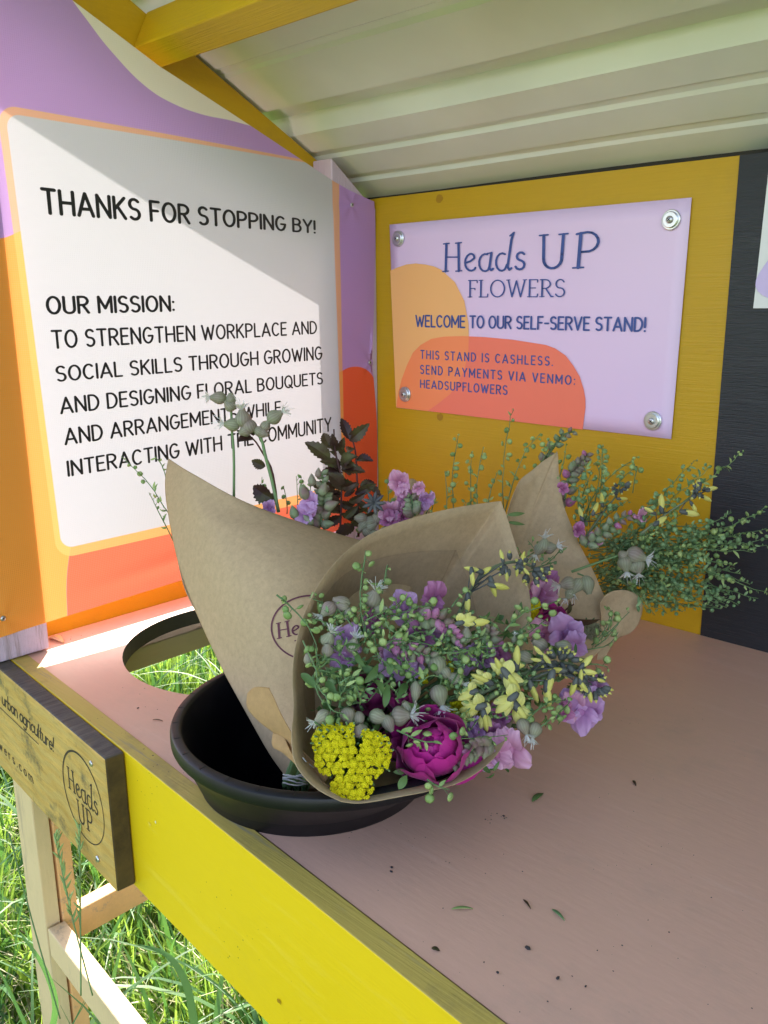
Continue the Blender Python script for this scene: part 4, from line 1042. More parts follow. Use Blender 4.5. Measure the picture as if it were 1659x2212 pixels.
def florets(m, pts, r, rg, mi=(0, 1)):
    for c, nrm in pts:
        n = nrm.normalized(); a = n.orthogonal().normalized(); b = n.cross(a); w0 = rg.uniform(0, 6)
        for i in range(5):
            w = w0 + 2 * pi * i / 5; q = c + (a * cos(w) + b * sin(w)) * r * .62 + n * r * rg.uniform(.1, .4); rr = r * .42
            nn = (n + (a * cos(w) + b * sin(w)) * .5).normalized(); e = nn.orthogonal().normalized(); f = nn.cross(e)
            vs = [q + (e * cos(2*pi*k/6) + f * sin(2*pi*k/6)) * rr for k in range(6)] + [q - nn * rr * .6]
            m.add(vs, [tuple(range(6))] + [((k + 1) % 6, k, 6) for k in range(6)], mi[0])
        m.ball(c + n * r * .25, r * .3, mi[1], 5, 3)
def inpoly(x, y, P):
    r = False; j = len(P) - 1
    for i in range(len(P)):
        if (P[i][1] > y) != (P[j][1] > y) and x < (P[j][0] - P[i][0]) * (y - P[i][1]) / (P[j][1] - P[i][1]) + P[i][0]: r = not r
        j = i
    return r
def yarrow(parent, poly, q, d, r=.00175, seed=1, holes=True, name='yarrow_head', mats=('yarrow', 'yarrow_c'), dome=.010, step=3.6):
    rg = random.Random(seed); P = [q(*p) for p in poly]; xs = [p[0] for p in P]; ys = [p[1] for p in P]
    cx, cy = sum(xs) / len(xs), sum(ys) / len(ys); R = max(max(xs) - min(xs), max(ys) - min(ys)) / 2
    pts = []; acc = []; st = MB(); cl = {}
    y = min(ys); row = 0
    while y < max(ys):
        x = min(xs) + (row % 2) * step * .5
        while x < max(xs):
            xx, yy = x + rg.gauss(0, step * .24), y + rg.gauss(0, step * .24)
            if inpoly(xx, yy, P):
                k = (round(xx / 17 + .5 * (round(yy / 15) % 2)), round(yy / 15))
                if k not in cl: cl[k] = (rg.uniform(-.0018, .0018), rg.uniform(-3.2, 3.2), rg.uniform(-3.2, 3.2), rg.uniform(6.8, 9.8))
                ccx, ccy = (k[0] - .5 * (k[1] % 2)) * 17 + cl[k][1], k[1] * 15 + cl[k][2]; dd_ = sqrt((xx - ccx) ** 2 + (yy - ccy) ** 2)
                if not (holes and dd_ > cl[k][3] + rg.uniform(-1.2, 1.2)):
                    rad = ((xx - cx) ** 2 + (yy - cy) ** 2) / R ** 2
                    dd = d(xx, yy) if callable(d) else d
                    dd += dome * rad + cl[k][0] + .00003 * dd_ ** 2
                    p = at(xx, yy, dd); n = TOCAM + UV_ * .35 + RV * ((xx - ccx) * .03 + (xx - cx) / R * .25) - UV_ * ((yy - ccy) * .03 + (yy - cy) / R * .25)
                    pts.append((p, n))
            x += step
        y += step * .87; row += 1
    m = MB(); florets(m, pts, r, rg); base = at(cx, cy, (d(cx, cy) if callable(d) else d) + .055)
    o = m.build(name, [M[mats[0]], M[mats[1]]], parent, True); o['kind'] = 'stuff'
    for k, v in cl.items():
        c = at((k[0] - .5 * (k[1] % 2)) * 17, k[1] * 15, (d(cx, cy) if callable(d) else d) + dome * .5 + .004)
        st.tube([c, c.lerp(base, .4) + FV * .01, base], [.0007, .0009, .0012], 4)
    st.build('flower_stalks', M['stem'], o, True)
    return o
def peony(parent, x, y, d, R, mat='peony', seed=1, layers=((4, .55, 16), (5, .74, 30), (5, .90, 48), (5, 1.06, 74)), outer=(), face=None):
    """globe of overlapping cupped petals; layers: (count, radius, how far from the crown they stop in degrees)"""
    rg = random.Random(seed); c = at(x, y, d); n = (face or (TOCAM * .8 + UV_ * .55 - RV * .1)).normalized(); a = n.orthogonal().normalized(); b = n.cross(a)
    m = MB(); m.ball(c, R * .52, 0, 14, 9); o = m.build('peony', M[mat], parent, True)
    for li, (k, rad, stop) in enumerate(layers):
        for i in range(k):
            w0 = 2 * pi * (i + .5 * (li % 2) + rg.uniform(-.22, .22)) / k; half = radians(66 if li < 2 else 60) * rg.uniform(.85, 1.15); end = radians(stop + rg.uniform(-9, 9)); ph = rg.uniform(0, 6); rr0 = R * rad * rg.uniform(.96, 1.03)
            nu = nv = 13; vs = []
            for q in range(nv):
                t = q / (nv - 1)
                for j in range(nu):
                    s_ = -1 + 2 * j / (nu - 1); pr = sin(pi * min(.93, t * .62 + .14)) ** .7
                    th = radians(165) * (1 - t) + end * t + abs(s_) ** 2.2 * .34 * t + .05 * sin(s_ * 9 + ph) * t ** 4
                    w = w0 + s_ * half * pr / max(.45, sin(th))* .8
                    r_ = rr0 * (1 + .09 * t ** 3 * (1 if li > 1 else .3) + .045 * sin(s_ * 5 + ph) * t ** 2 + .10 * abs(s_) ** 3 * t * (1 if i % 2 else -.5) - .05 * cos(s_ * pi) * t)
                    vs.append(c + (a * cos(w) + b * sin(w)) * (r_ * sin(th)) + n * (r_ * cos(th)))
            m = MB(); m.add(vs, [(q * nu + j, q * nu + j + 1, (q + 1) * nu + j + 1, (q + 1) * nu + j) for q in range(nv - 1) for j in range(nu - 1)])
            grad(m.build('petal', M[mat], o, True), nu, nv)
    for (dx, dy, ux, uy, w, h) in outer:
        cc = at(x + dx, y + dy, d + .006); up = (RV * ux + UV_ * uy + TOCAM * .15).normalized()
        petal(o, M[mat], cc, (TOCAM + up * .4).normalized(), up, w, h, cup=.2, curl=.3, ruf=.05, ph=rg.random() * 5, nu=10, nv=9)
    return o

# ---------------------------------------------------------------- bouquet at the left, standing in the bucket
bq1 = empty('bouquet'); tag(bq1, 'tall kraft-wrapped bouquet with a round maroon stamp, leaning left in the black bucket', 'bouquet', 'wrapped bouquets for sale')
rowsA = [
 [(640, 1700, .665), (660, 1705, .655), (690, 1700, .655), (720, 1695, .665)],
 [(590, 1640, .690), (640, 1645, .665), (700, 1640, .660), (760, 1620, .685)],
 [(535, 1545, .725), (620, 1560, .685), (720, 1550, .675), (810, 1510, .710)],
 [(478, 1440, .765), (590, 1455, .705), (720, 1440, .692), (850, 1400, .740)],
 [(425, 1325, .805), (550, 1340, .725), (710, 1330, .712), (880, 1300, .775)],
 [(385, 1215, .840), (510, 1235, .755), (690, 1240, .735), (900, 1240, .800)],
 [(362, 1100, .875), (470, 1140, .795), (660, 1180, .765), (900, 1205, .815)],
 [(357, 1040, .890), (440, 1085, .825), (620, 1135, .795), (870, 1190, .825)],
 [(364, 990, .905), (420, 1025, .850), (560, 1097, .815), (820, 1181, .838)]]
paperA = grid_sheet('paper_wrap', [[at(*p) for p in r] for r in rowsA], M['kraft'], bq1, 44, 56)
rowsA2 = [[(x + (12 if j == 0 else -8 if j == 3 else 0), y + 14 + 12 * i * (.6 if i > 4 else .2), d + (.002, .13, .14, .002)[j] * min(1, i / 3)) for j, (x, y, d) in enumerate(r)] for i, r in enumerate(rowsA)]
paperA2 = grid_sheet('paper_wrap', [[at(*p) for p in r] for r in rowsA2[:-1]], M['kraft'], bq1, 30, 40); paperA2['label'] = 'rear half of the kraft paper wrap'
# maroon stamp on the paper
bpy.context.view_layer.update()
dg = bpy.context.evaluated_depsgraph_get(); bvh = BVHTree.FromObject(paperA, dg)
CAM = V((0, 0, H))
def onpaper(x, y, off=.0006):
    d = (at(x, y, 1.0) - CAM).normalized(); loc, nrm, idx, dist = bvh.ray_cast(CAM, d)
    if loc is None: return at(x, y, .72)
    return loc - d * off
m = MB(); k = 64; vs = []
for i in range(k):
    a = 2 * pi * i / k
    vs += [onpaper(672 + 84 * cos(a), 1356 + 68 * sin(a)), onpaper(672 + 87.5 * cos(a), 1356 + 71.5 * sin(a))]
m.add(vs, [(2 * i, 2 * i + 1, 2 * ((i + 1) % k) + 1, 2 * ((i + 1) % k)) for i in range(k)])
q = lambda u, v: onpaper(600 + u * 115 - v * 3, 1379 - u * 24 - v * 32)
write(m, 'Heads', SERIF, q, .11, .08, TOCAM)
q = lambda u, v: onpaper(640 + u * 62 - v * 3, 1416 - u * 12 - v * 32); write(m, 'UP', SERIF, q, .11, .1, TOCAM)
m.build('stamp', M['print_maroon'], paperA)
# tied stems
m = MB(); rg = random.Random(4)
for i in range(26):
    x0 = 612 + 52 * rg.random(); dd = .648 + .02 * rg.random()
    m.tube([at(x0 + rg.uniform(-8, 8), 1730, dd + .01), at(x0, 1695, dd), at(x0 + (x0 - 640) * .3 + 40, 1600, dd + .03)], .0021, 6)
o = m.build('cut_stems', M['stem'], bq1, True); o['kind'] = 'stuff'
m = MB()
for j in range(7):
    y = 1672 + j * 3.2; P = [at(611 + 54 * u, y + 5 * sin(u * 3 + j) + rg.uniform(-1, 1), .6435 - .004 * sin(pi * u)) for u in [i / 9 for i in range(10)]]
    m.tube(P, .0006, 4)
m.build('rubber_band', M['white_thread'], bq1, True)
# dark foliage and flowers above the paper
nineL = [(650,460,455,330),(800,320,955,185),(800,310,735,145),(650,380,600,260),(700,400,665,262),(735,380,762,290),(740,520,850,430),(850,470,985,478),(770,700,615,560),(690,690,490,645),(880,670,992,640),(890,650,1050,755),(800,700,880,650),(810,960,1030,850),(790,930,870,820),(740,740,640,720),(770,565,838,520),(780,400,842,380),(700,440,645,400),(690,480,660,540),(740,820,640,870),(720,950,590,940),(860,780,940,880),(760,640,700,600),(700,300,655,280),(720,330,770,350)]
for _k in range(26):
    _y = rnd.uniform(420, 1000); _x = 735 + (rnd.uniform(0, 120) if _k % 2 else 0); _a = rnd.uniform(-.5, 1.0); _s = rnd.choice((-1, 1)); _l = rnd.uniform(90, 190)
    nineL.insert(_k * 2, (_x, _y, _x + _s * _l * cos(_a), _y - _l * sin(_a)))
nineL = [QA(a, b) + QA(c, d) for a, b, c, d in nineL]
f = lambda L, d: [(*QA(*p), d) for p in L]
leafset(bq1, f([(725, 1080), (735, 850), (735, 600), (690, 400), (680, 230)], .86), nineL[:28], 'nine', 'nine_stem', 'ninebark_branch', w=.44)
leafset(bq1, f([(870, 1060), (868, 850), (858, 600), (845, 400), (820, 310)], .87), nineL[28:], 'nine', 'nine_stem', 'ninebark_branch', w=.44)
leafset(bq1, [(*Q4(765, 705), .85), (*Q4(735, 510), .86), (*Q4(690, 420), .86), (*Q4(640, 345), .87), (*Q4(590, 325), .87)], [Q4(700, 480) + Q4(632, 450), Q4(640, 345) + Q4(560, 360), Q4(620, 320) + Q4(560, 300), Q4(735, 640) + Q4(640, 575), Q4(640, 330) + Q4(650, 280), Q4(740, 660) + Q4(700, 620)], 'nine', 'nine_stem', 'ninebark_branch', w=.65)
def stemline(parent, pts, r=.0011, mat='stem', name='flower_stem'):
    m = MB(); m.tube(cr([at(*p) for p in pts], 12), [r * (1.1 - .3 * i / 12) for i in range(12)], 6); return m.build(name, M[mat], parent, True)
stemline(bq1, [(*Q4(545, 640), .85), (*Q4(545, 420), .85), (*Q4(535, 300), .85), (*Q4(530, 200), .85), (*Q4(500, 150), .85)], .0013)
stemline(bq1, [(*Q4(765, 705), .845), (*Q4(735, 560), .845), (*Q4(700, 430), .845), (*Q4(675, 335), .845), (*Q4(610, 290), .845)], .0016)
stemline(bq1, [(*Q4(675, 335), .845), (*Q4(700, 290), .845), (*Q4(735, 240), .845)], .0009)
for (x, y, L, R, an, pe) in [(470, 143, .015, .0062, pi, 1), (530, 148, .011, .0050, 1.6, 0), (525, 182, .012, .0056, 2.4, 0), (537, 275, .015, .0064, pi * .98, 1), (590, 245, .017, .0080, 1.7, 1), (620, 280, .015, .0072, 2.0, 0), (745, 236, .016, .0070, .55, 1), (700, 280, .011, .005, .9, 0), (668, 306, .011, .0052, 2.6, 0), (600, 305, .012, .006, 3.6, 0), (690, 315, .010, .005, -.5, 0)]:
    campion(bq1, *Q4(x, y), .842, L, R, an, .15, bool(pe), seed=x)
# greenery behind the left edge and lilac snapdragon
sp(bq1, lambda x, y: (x, y), [(405, 1170), (350, 1085), (318, 1040), (262, 985)], .895, r=.0030, gap=.0085, seed=2, leafy=.6)
sp(bq1, lambda x, y: (x, y), [(380, 1180), (350, 1120), (334, 1090), (322, 1064)], .897, r=.0026, gap=.0085, seed=3, leafy=.7)
sp(bq1, lambda x, y: (x, y), [(368, 1080), (352, 1010), (334, 985)], .90, r=.0024, gap=.008, seed=4, leafy=.7)
for i, (a, b, c, d2) in enumerate([(560, 1090, 566, 1030), (620, 1110, 612, 1050), (640, 1120, 640, 1028), (650, 1130, 672, 1045), (875, 1180, 845, 1090), (830, 1150, 838, 1030), (920, 1110, 935, 1065), (700, 1150, 690, 1110), (770, 1160, 800, 1110)]):
    sp(bq1, lambda x, y: (x, y), [(a, b), ((a + c) / 2 + 3, (b + d2) / 2), (c, d2)], .87, r=.0030, gap=.0065, seed=20 + i, leafy=.4)
snap_spike(bq1, [(*QA(560, 1000), .835), (*QA(600, 850), .835), (*QA(600, 720), .835), (*QA(590, 560), .84)], seed=3, n=16, size=.0085, pink=0)
bloom(bq1, *QA(520, 810), .825, .0095, 'lilac', 5, closed=.45); bloom(bq1, *QA(465, 900), .825, .0095, 'lilac', 6, closed=.4); bloom(bq1, *QA(180, 840), .84, .006, 'lilac', 7, closed=.4)
for (x, y, an, s_) in [(445, 710, 1.9, .016), (370, 870, 1.8, .014), (480, 930, 2.3, .013), (510, 620, 1.6, .012), (560, 565, 1.5, .010), (600, 690, 1.3, .014), (660, 815, .4, .015)]:
    m = MB(); ax = (RV * cos(an) + UV_ * sin(an) + TOCAM * .2).normalized(); bud(m, at(*QA(x, y), .822) - ax * s_ * .5, ax, s_, s_ * .33, 0, 12); m.build('flower_bud', M['snapbud'], bq1, True)
m = MB(); c = at(*QA(990, 800), .83)
for i in range(9):
    a = 2 * pi * i / 9; dr = (RV * cos(a) + UV_ * sin(a) + TOCAM * .4).normalized(); m.lathe(c, dr, [(0, .0012), (.004, .0022), (.009, .0019), (.0125, .0004)], 6)
m.build('star_seed_head', M['poppy'], bq1, True)

# ---------------------------------------------------------------- bouquet behind, in the middle
bq2 = empty('bouquet'); tag(bq2, 'rear bouquet half hidden behind the others, its pink snapdragon showing above the front wrap', 'bouquet', 'wrapped bouquets for sale')
grid_sheet('paper_wrap', [[at(*p) for p in r] for r in ([(850, 1210, .90), (900, 1200, .89), (960, 1200, .90)], [(848, 1120, .92), (890, 1120, .90), (935, 1130, .92)], [(850, 1075, .94), (880, 1060, .92), (925, 1092, .94)], [(868, 1046, .95), (890, 1034, .94), (908, 1046, .95)])], M['kraft'], bq2, 16, 20)
grid_sheet('paper_wrap', [[at(*p) for p in r] for r in ([(890, 1160, .88), (950, 1170, .88)], [(885, 1120, .89), (925, 1128, .89)], [(895, 1108, .895), (912, 1112, .895)])], M['kraft'], bq2, 10, 12)
snap_spike(bq2, [(*QA(1150, 980), .86), (*QA(1190, 870), .855), (*QA(1240, 780), .85), (*QA(1290, 730), .85)], seed=8, n=12, size=.0085, pink=.4)
for (x, y, s_, mt) in [(1190, 650, .0125, 'pinkp'), (1215, 712, .0085, 'pinkp'), (1335, 685, .0085, 'pinkp'), (1110, 870, .0125, 'pinkp'), (1120, 940, .011, 'magp'), (1222, 845, .008, 'pinkp'), (1380, 770, .0105, 'lilac'), (1210, 900, .009, 'magp'), (1345, 830, .008, 'lilac')]:
    bloom(bq2, *QA(x, y), .845, s_ * .78, mt, x, closed=.55)
snap_spike(bq2, [(*QA(1300, 900), .84), (*QA(1290, 830), .84), (*QA(1275, 740), .845)], seed=9, n=9, size=.0075, pink=.1)
for i in range(9):
    x, y = QA(rnd.uniform(880, 1100), rnd.uniform(900, 1060)); campion(bq2, x, y, .85, .013, .0055, rnd.uniform(0, 6), .3, False, seed=i)
Q5 = lambda x, y: (862.6 + x * .48, 796.3 + y * .48)
for i, L in enumerate([[(215, 660), (212, 560), (205, 460)], [(245, 660), (240, 480), (265, 300)], [(325, 660), (320, 500), (325, 375)], [(352, 660), (350, 520), (380, 350)], [(470, 640), (465, 480), (480, 330), (515, 185)], [(470, 660), (520, 480), (565, 370), (635, 290)], [(395, 640), (410, 560), (440, 470)], [(135, 680), (150, 620), (158, 560)], [(640, 520), (672, 400), (690, 340)], [(700, 560), (735, 430), (750, 350)], [(905, 560), (915, 440), (910, 345)], [(880, 600), (900, 480), (885, 420)], [(1050, 560), (1062, 480), (1075, 440)], [(600, 500), (660, 380), (680, 325)], [(560, 620), (520, 680), (500, 640)], [(290, 700), (285, 640), (300, 600)]]):
    sp(bq2, Q5, L, .93 + .008 * (i % 3), r=.0029, gap=.0066, seed=40 + i, leafy=.25, k=9)
leafset(bq2, [(*Q5(480, 700), .88), (*Q5(486, 660), .88)], [Q5(486, 690) + Q5(566, 702), Q5(484, 658) + Q5(566, 650)], 'leaf', 'stem', 'leafy_stem', teeth=0, w=.22)

# ---------------------------------------------------------------- bouquet at the right, lying against the back wall
bq3 = empty('bouquet'); tag(bq3, 'right-hand bouquet lying on the counter with long green cress sprays reaching over the black wall', 'bouquet', 'wrapped bouquets for sale')
rimC = [(1201, 978, .9345), (1204, 977, .935), (1205, 979, .935), (1206, 1000, .93), (1208, 1030, .925), (1216, 1080, .912), (1233, 1135, .90), (1258, 1190, .888), (1290, 1250, .876), (1310, 1300, .868), (1325, 1350, .862), (1300, 1400, .855), (1270, 1432, .855), (1200, 1470, .83), (1120, 1470, .82), (1085, 1400, .83), (1075, 1300, .86), (1085, 1180, .885), (1100, 1090, .90), (1118, 1050, .915), (1140, 1022, .925), (1172, 996, .932)]
bowl('paper_wrap', rimC, (1000, 1560, .80), bq3, M['kraft'], bulge=.035, n=120)
# rolled corner of the sheet
rc = []
for i in range(17):
    a = -2.5 + 5.0 * i / 16; rc.append((a,))
rowsC = []
for i in range(15):
    u = i / 14; a = radians(200 - 330 * u); w = 1
    x = 1338 + 46 * cos(a) + 4; y = 1308 - 34 * sin(a) * (1.0 if sin(a) > 0 else 1.9); rowsC.append([(x, y, .868 + .012 * cos(a)), ((x + 1318) / 2 - 10, (y + 1400) / 2, .868), (1296 + (x - 1338) * .15, 1425, .86)])
grid_sheet('paper_corner', [[at(*p) for p in r] for r in rowsC], M['kraft'], bq3, 14, 34)
yarrow(bq3, [(1235, 240), (1290, 225), (1300, 380), (1240, 400)], Q6, .80, seed=3, dome=.004)
yarrow(bq3, [(1240, 300), (1320, 310), (1310, 400), (1235, 400)], Q6, .795, seed=13, dome=.004)
peony(bq3, *Q6(1345, 345), .80, .017, 'peony', 5)
bloom(bq3, *Q6(1425, 400), .775, .0145, 'lilac', 9, closed=.25); bloom(bq3, *Q6(1455, 455), .77, .011, 'lilac', 10, closed=.3)
bloom(bq3, *Q6(1300, 410), .785, .012, 'pinkp', 11, closed=.3); bloom(bq3, *Q6(1335, 160), .84, .012, 'magp', 12, closed=.4); bloom(bq3, *Q6(1300, 215), .83, .012, 'pinkp', 13, closed=.4); bloom(bq3, *Q6(1285, 190), .83, .010, 'magp', 14, closed=.4)
yarrow(bq3, [(1515, 335), (1560, 325), (1592, 355), (1585, 395), (1540, 432), (1505, 410)], Q6, .81, seed=5, mats=('yarrow_bud', 'yarrow_bud'), name='unopened_yarrow_head', step=4.2, r=.0017, holes=False, dome=.006)
for (x, y, L, R, an, pe) in [(1430, 150, .014, .0065, 3.4, 1), (1478, 158, .014, .0062, 4.2, 1), (1525, 155, .017, .0068, 4.9, 0), (1440, 200, .010, .005, 4.1, 1)]: campion(bq3, *Q6(x, y), .80, L, R, an, .1, bool(pe), seed=x)
for (x, y, L, R, an, pe) in [(315, 690, .012, .0065, 1.5, 1), (350, 705, .012, .0060, .2, 1), (285, 715, .011, .0055, 4.2, 1), (800, 800, .015, .0072, -1.4, 1), (880, 815, .014, .0068, -1.55, 1), (865, 750, .019, .0085, -.35, 1), (850, 820, .011, .0055, -1.2, 0), (790, 750, .010, .005, .5, 0)]:
    campion(bq3, *QC(x, y), (.835 if x < 500 else .865), L, R, an, .1, bool(pe), seed=x)
stemline(bq3, [(*QC(480, 850), .87), (*QC(620, 800), .868), (*QC(780, 745), .868)], .0013)
stemline(bq3, [(*QC(515, 860), .83), (*QC(560, 880), .83), (*QC(580, 920), .83)], .0008)
leafset(bq3, [(*Q6(1330, 420), .815), (*Q6(1400, 300), .82), (*Q6(1460, 250), .82)], [Q6(1420, 320) + Q6(1590, 325), Q6(1410, 330) + Q6(1380, 240), Q6(1430, 300) + Q6(1440, 230), Q6(1380, 340) + Q6(1330, 270)], 'nine', 'nine_stem', 'ninebark_branch', teeth=0, w=.3)
snap_spike(bq3, [(*QC(430, 480), .93), (*QC(460, 290), .93), (*QC(520, 210), .93), (*QC(580, 140), .93)], seed=21, n=18, size=.0085, pink=.15, mats=('snapbud', 'stem', 'pinkp'))
snap_spike(bq3, [(*QC(300, 200), .955), (*QC(380, 90), .955), (*QC(430, 30), .955), (*QC(500, 5), .955)], seed=23, n=10, size=.007, pink=.0)
snap_spike(bq3, [(*QC(560, 700), .875), (*QC(660, 620), .87), (*QC(760, 540), .88), (*QC(860, 500), .88)], seed=22, n=16, size=.0075, pink=.2)
for (x, y, s_, mt) in [(425, 350, .0060, 'magp'), (510, 605, .0070, 'magp'), (620, 660, .0070, 'pinkp'), (890, 520, .006, 'pinkp')]: bloom(bq3, *QC(x, y), .875, s_, mt, x, closed=.45)
f = lambda L, d: [(*QC(*p), d) for p in L]
def B(x, y, an, s_, op, q=QC): return (*q(x, y), an, s_, op)
indigo(bq3, f([(560, 650), (680, 480), (750, 390), (780, 320)], .90), [B(662, 410, 1.7, .013, .5), B(535, 495, 1.8, .014, .5), B(625, 465, 1.2, .013, .5), B(790, 412, .0, .010, .5)], seed=2, cluster=[(*QC(775, 350), 12, 8)], stem_r=.0014)
indigo(bq3, f([(900, 620), (1050, 500), (1180, 420), (1310, 350)], .87), [B(1020, 430, 1.6, .017, .6), B(945, 480, 2.6, .012, .6), B(1020, 540, .6, .014, .6), B(1200, 500, -.2, .017, .5), B(1325, 350, .1, .012, .5), B(1235, 330, 1.5, .012, .5), B(1290, 410, -.5, .012, .5), B(1215, 465, -1, .011, .5)], seed=3, cluster=[(*QC(1255, 370), 14, 8)], stem_r=.0014)
# the long sprays
ends = [(1515, 128), (1320, 218), (1215, 182), (870, 158), (670, 90), (875, 215), (1650, 465), (1440, 495), (1625, 490), (1650, 588), (1655, 655), (1650, 690), (1460, 815), (1425, 880), (1550, 925), (1655, 975), (1600, 1010), (1400, 1040), (1300, 1050), (1150, 1060), (1050, 1100), (980, 1110), (930, 1090), (1380, 620), (1280, 700), (1250, 760), (1330, 560), (1100, 380), (1000, 400), (600, 240), (560, 190), (520, 330), (640, 360), (1240, 860), (1240, 960), (1200, 1010), (1100, 990), (1020, 960), (1320, 780), (1450, 700), (1240, 640), (1150, 600), (980, 610), (1080, 680), (1150, 900), (900, 1010), (720, 370), (820, 420), (1590, 720), (1500, 640), (1480, 1050), (1180, 480)]
rg = random.Random(77)
for i, (x, y) in enumerate(ends):
    bx, by = 660 + rg.uniform(-90, 150), 830 + rg.uniform(-110, 140)
    if x < 900 and y < 450: bx, by = 520 + rg.uniform(-40, 120), 620 + rg.uniform(-80, 100)
    cx_, cy_ = (bx + x) / 2 + rg.uniform(-30, 30), (by + y) / 2 - 30 + rg.uniform(-25, 25)
    d0, d1 = .925 + rg.uniform(-.01, .02), .885 + rg.uniform(-.02, .025)
    dd = min(d1, .905)
    sp(bq3, QC, [(bx, by, d0), (cx_, cy_, (d0 + dd) / 2), ((cx_ + x) / 2 + rg.uniform(-8, 8), (cy_ + y) / 2 - 8, dd), (x, y, dd)], r=.0029, gap=.0060, seed=100 + i, leafy=.3, dark=(i % 3 != 0), start=.05, k=8)
for i in range(50):
    bx, by = 600 + rg.uniform(-80, 260), 830 + rg.uniform(-170, 200); a = rg.uniform(-.35, .60); L = rg.uniform(300, 720)
    x, y = bx + L * cos(a), by + L * sin(a) * .85; y = min(y, 1085 + rg.uniform(-30, 15)); x = min(x, 1670)
    sp(bq3, QC, [(bx, by, .93), ((bx + x) / 2, (by + y) / 2 - 15, .92), (x, y, .905)], r=.0028, gap=.0062, seed=300 + i, leafy=.4, dark=True, start=.05, k=7)
for i in range(10):
    bx, by = rg.uniform(150, 420), rg.uniform(700, 900); a = rg.uniform(.2, 2.2); L = rg.uniform(80, 190)
    sp(bq3, QC, [(bx, by, .84), (bx + L * .5 * cos(a) + 6, by - L * .5 * sin(a), .845), (bx + L * cos(a), by - L * sin(a), .85)], r=.0024, gap=.006, seed=350 + i, leafy=.5, dark=i % 2 == 0, k=7)
for i, L in enumerate([[(600, 1290), (680, 1200), (725, 1080)], [(640, 1270), (740, 1180), (828, 1090)], [(620, 1300), (700, 1240), (780, 1130)], [(700, 1200), (720, 1120), (722, 1085)], [(560, 1320), (700, 1290), (760, 1210)]]):
    sp(bq3, QC, L, .79, r=.0033, gap=.0072, seed=380 + i, leafy=.2)

# ---------------------------------------------------------------- front bouquet, lying over the bucket rim
bq4 = empty('bouquet'); tag(bq4, 'front bouquet in kraft paper with yellow yarrow and magenta peony over the bucket rim', 'bouquet', 'wrapped bouquets for sale')
rimB = [(737, 1731, .603), (690, 1706, .603), (652, 1672, .606), (634, 1640, .612), (630, 1590, .62), (634, 1530, .628), (632, 1470, .637), (636, 1410, .647), (650, 1345, .66), (674, 1288, .675), (706, 1237, .695), (745, 1194, .72), (795, 1157, .745), (855, 1130, .765), (925, 1109, .785), (1000, 1094, .80), (1070, 1084, .819), (1082, 1083, .82), (1083, 1085, .82), (1087, 1095, .818), (1093, 1110, .815), (1108, 1160, .80), (1125, 1215, .785), (1139, 1260, .77), (1147, 1310, .755), (1143, 1360, .74), (1128, 1400, .73), (1120, 1470, .72), (1110, 1550, .705), (1080, 1620, .69), (1040, 1662, .678), (990, 1690, .665), (930, 1707, .65), (870, 1720, .638), (810, 1731, .622), (770, 1735, .61)]
LIP = [(600, .585), (737, .562), (870, .574), (930, .580), (990, .590), (1040, .604), (1080, .622), (1115, .655)]
rimB = [(x, y, (float(np.interp(x, [a for a, b in LIP], [b for a, b in LIP])) if y > 1545 and x > 700 else d * KB - (.018 if y > 1560 and x <= 700 else 0))) for x, y, d in rimB]
paperB = bowl('paper_wrap', rimB, (745, 1640, .735), bq4, M['kraft'], bulge=.045, n=170, rings=20, wob=.0004)
inner_ = [(668, 1560, .637), (656, 1500, .65), (660, 1420, .664), (672, 1350, .680), (698, 1292, .698), (745, 1240, .725), (815, 1207, .752), (900, 1192, .775), (975, 1188.5, .793), (985, 1188, .795), (986, 1190, .795), (989, 1198, .794), (1000, 1225, .79), (1014, 1262, .78), (1030, 1330, .765), (1042, 1400, .75), (1040, 1470, .74), (900, 1600, .70), (760, 1640, .66)]
bpy.context.view_layer.update()
bvhB = BVHTree.FromObject(paperB, bpy.context.evaluated_depsgraph_get())
def on_wrap(x, y, d, off=.0016):
    """a point lying on the inside of the front wrap"""
    dr = (at(x, y, 1.0) - CAM).normalized(); loc, nrm, idx, dist = bvhB.ray_cast(CAM, dr)
    return at(x, y, d) if loc is None else loc - dr * off
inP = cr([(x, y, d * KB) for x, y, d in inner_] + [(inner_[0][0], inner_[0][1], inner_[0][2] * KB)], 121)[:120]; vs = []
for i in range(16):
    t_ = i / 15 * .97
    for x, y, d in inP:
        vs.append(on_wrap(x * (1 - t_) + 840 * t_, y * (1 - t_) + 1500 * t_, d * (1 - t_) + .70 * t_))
o = mesh_obj('paper_lining', vs, [(i * 120 + j, i * 120 + (j + 1) % 120, (i + 1) * 120 + (j + 1) % 120, (i + 1) * 120 + j) for i in range(15) for j in range(120)], M['kraft_lining_shaded'], bq4, smooth=True)
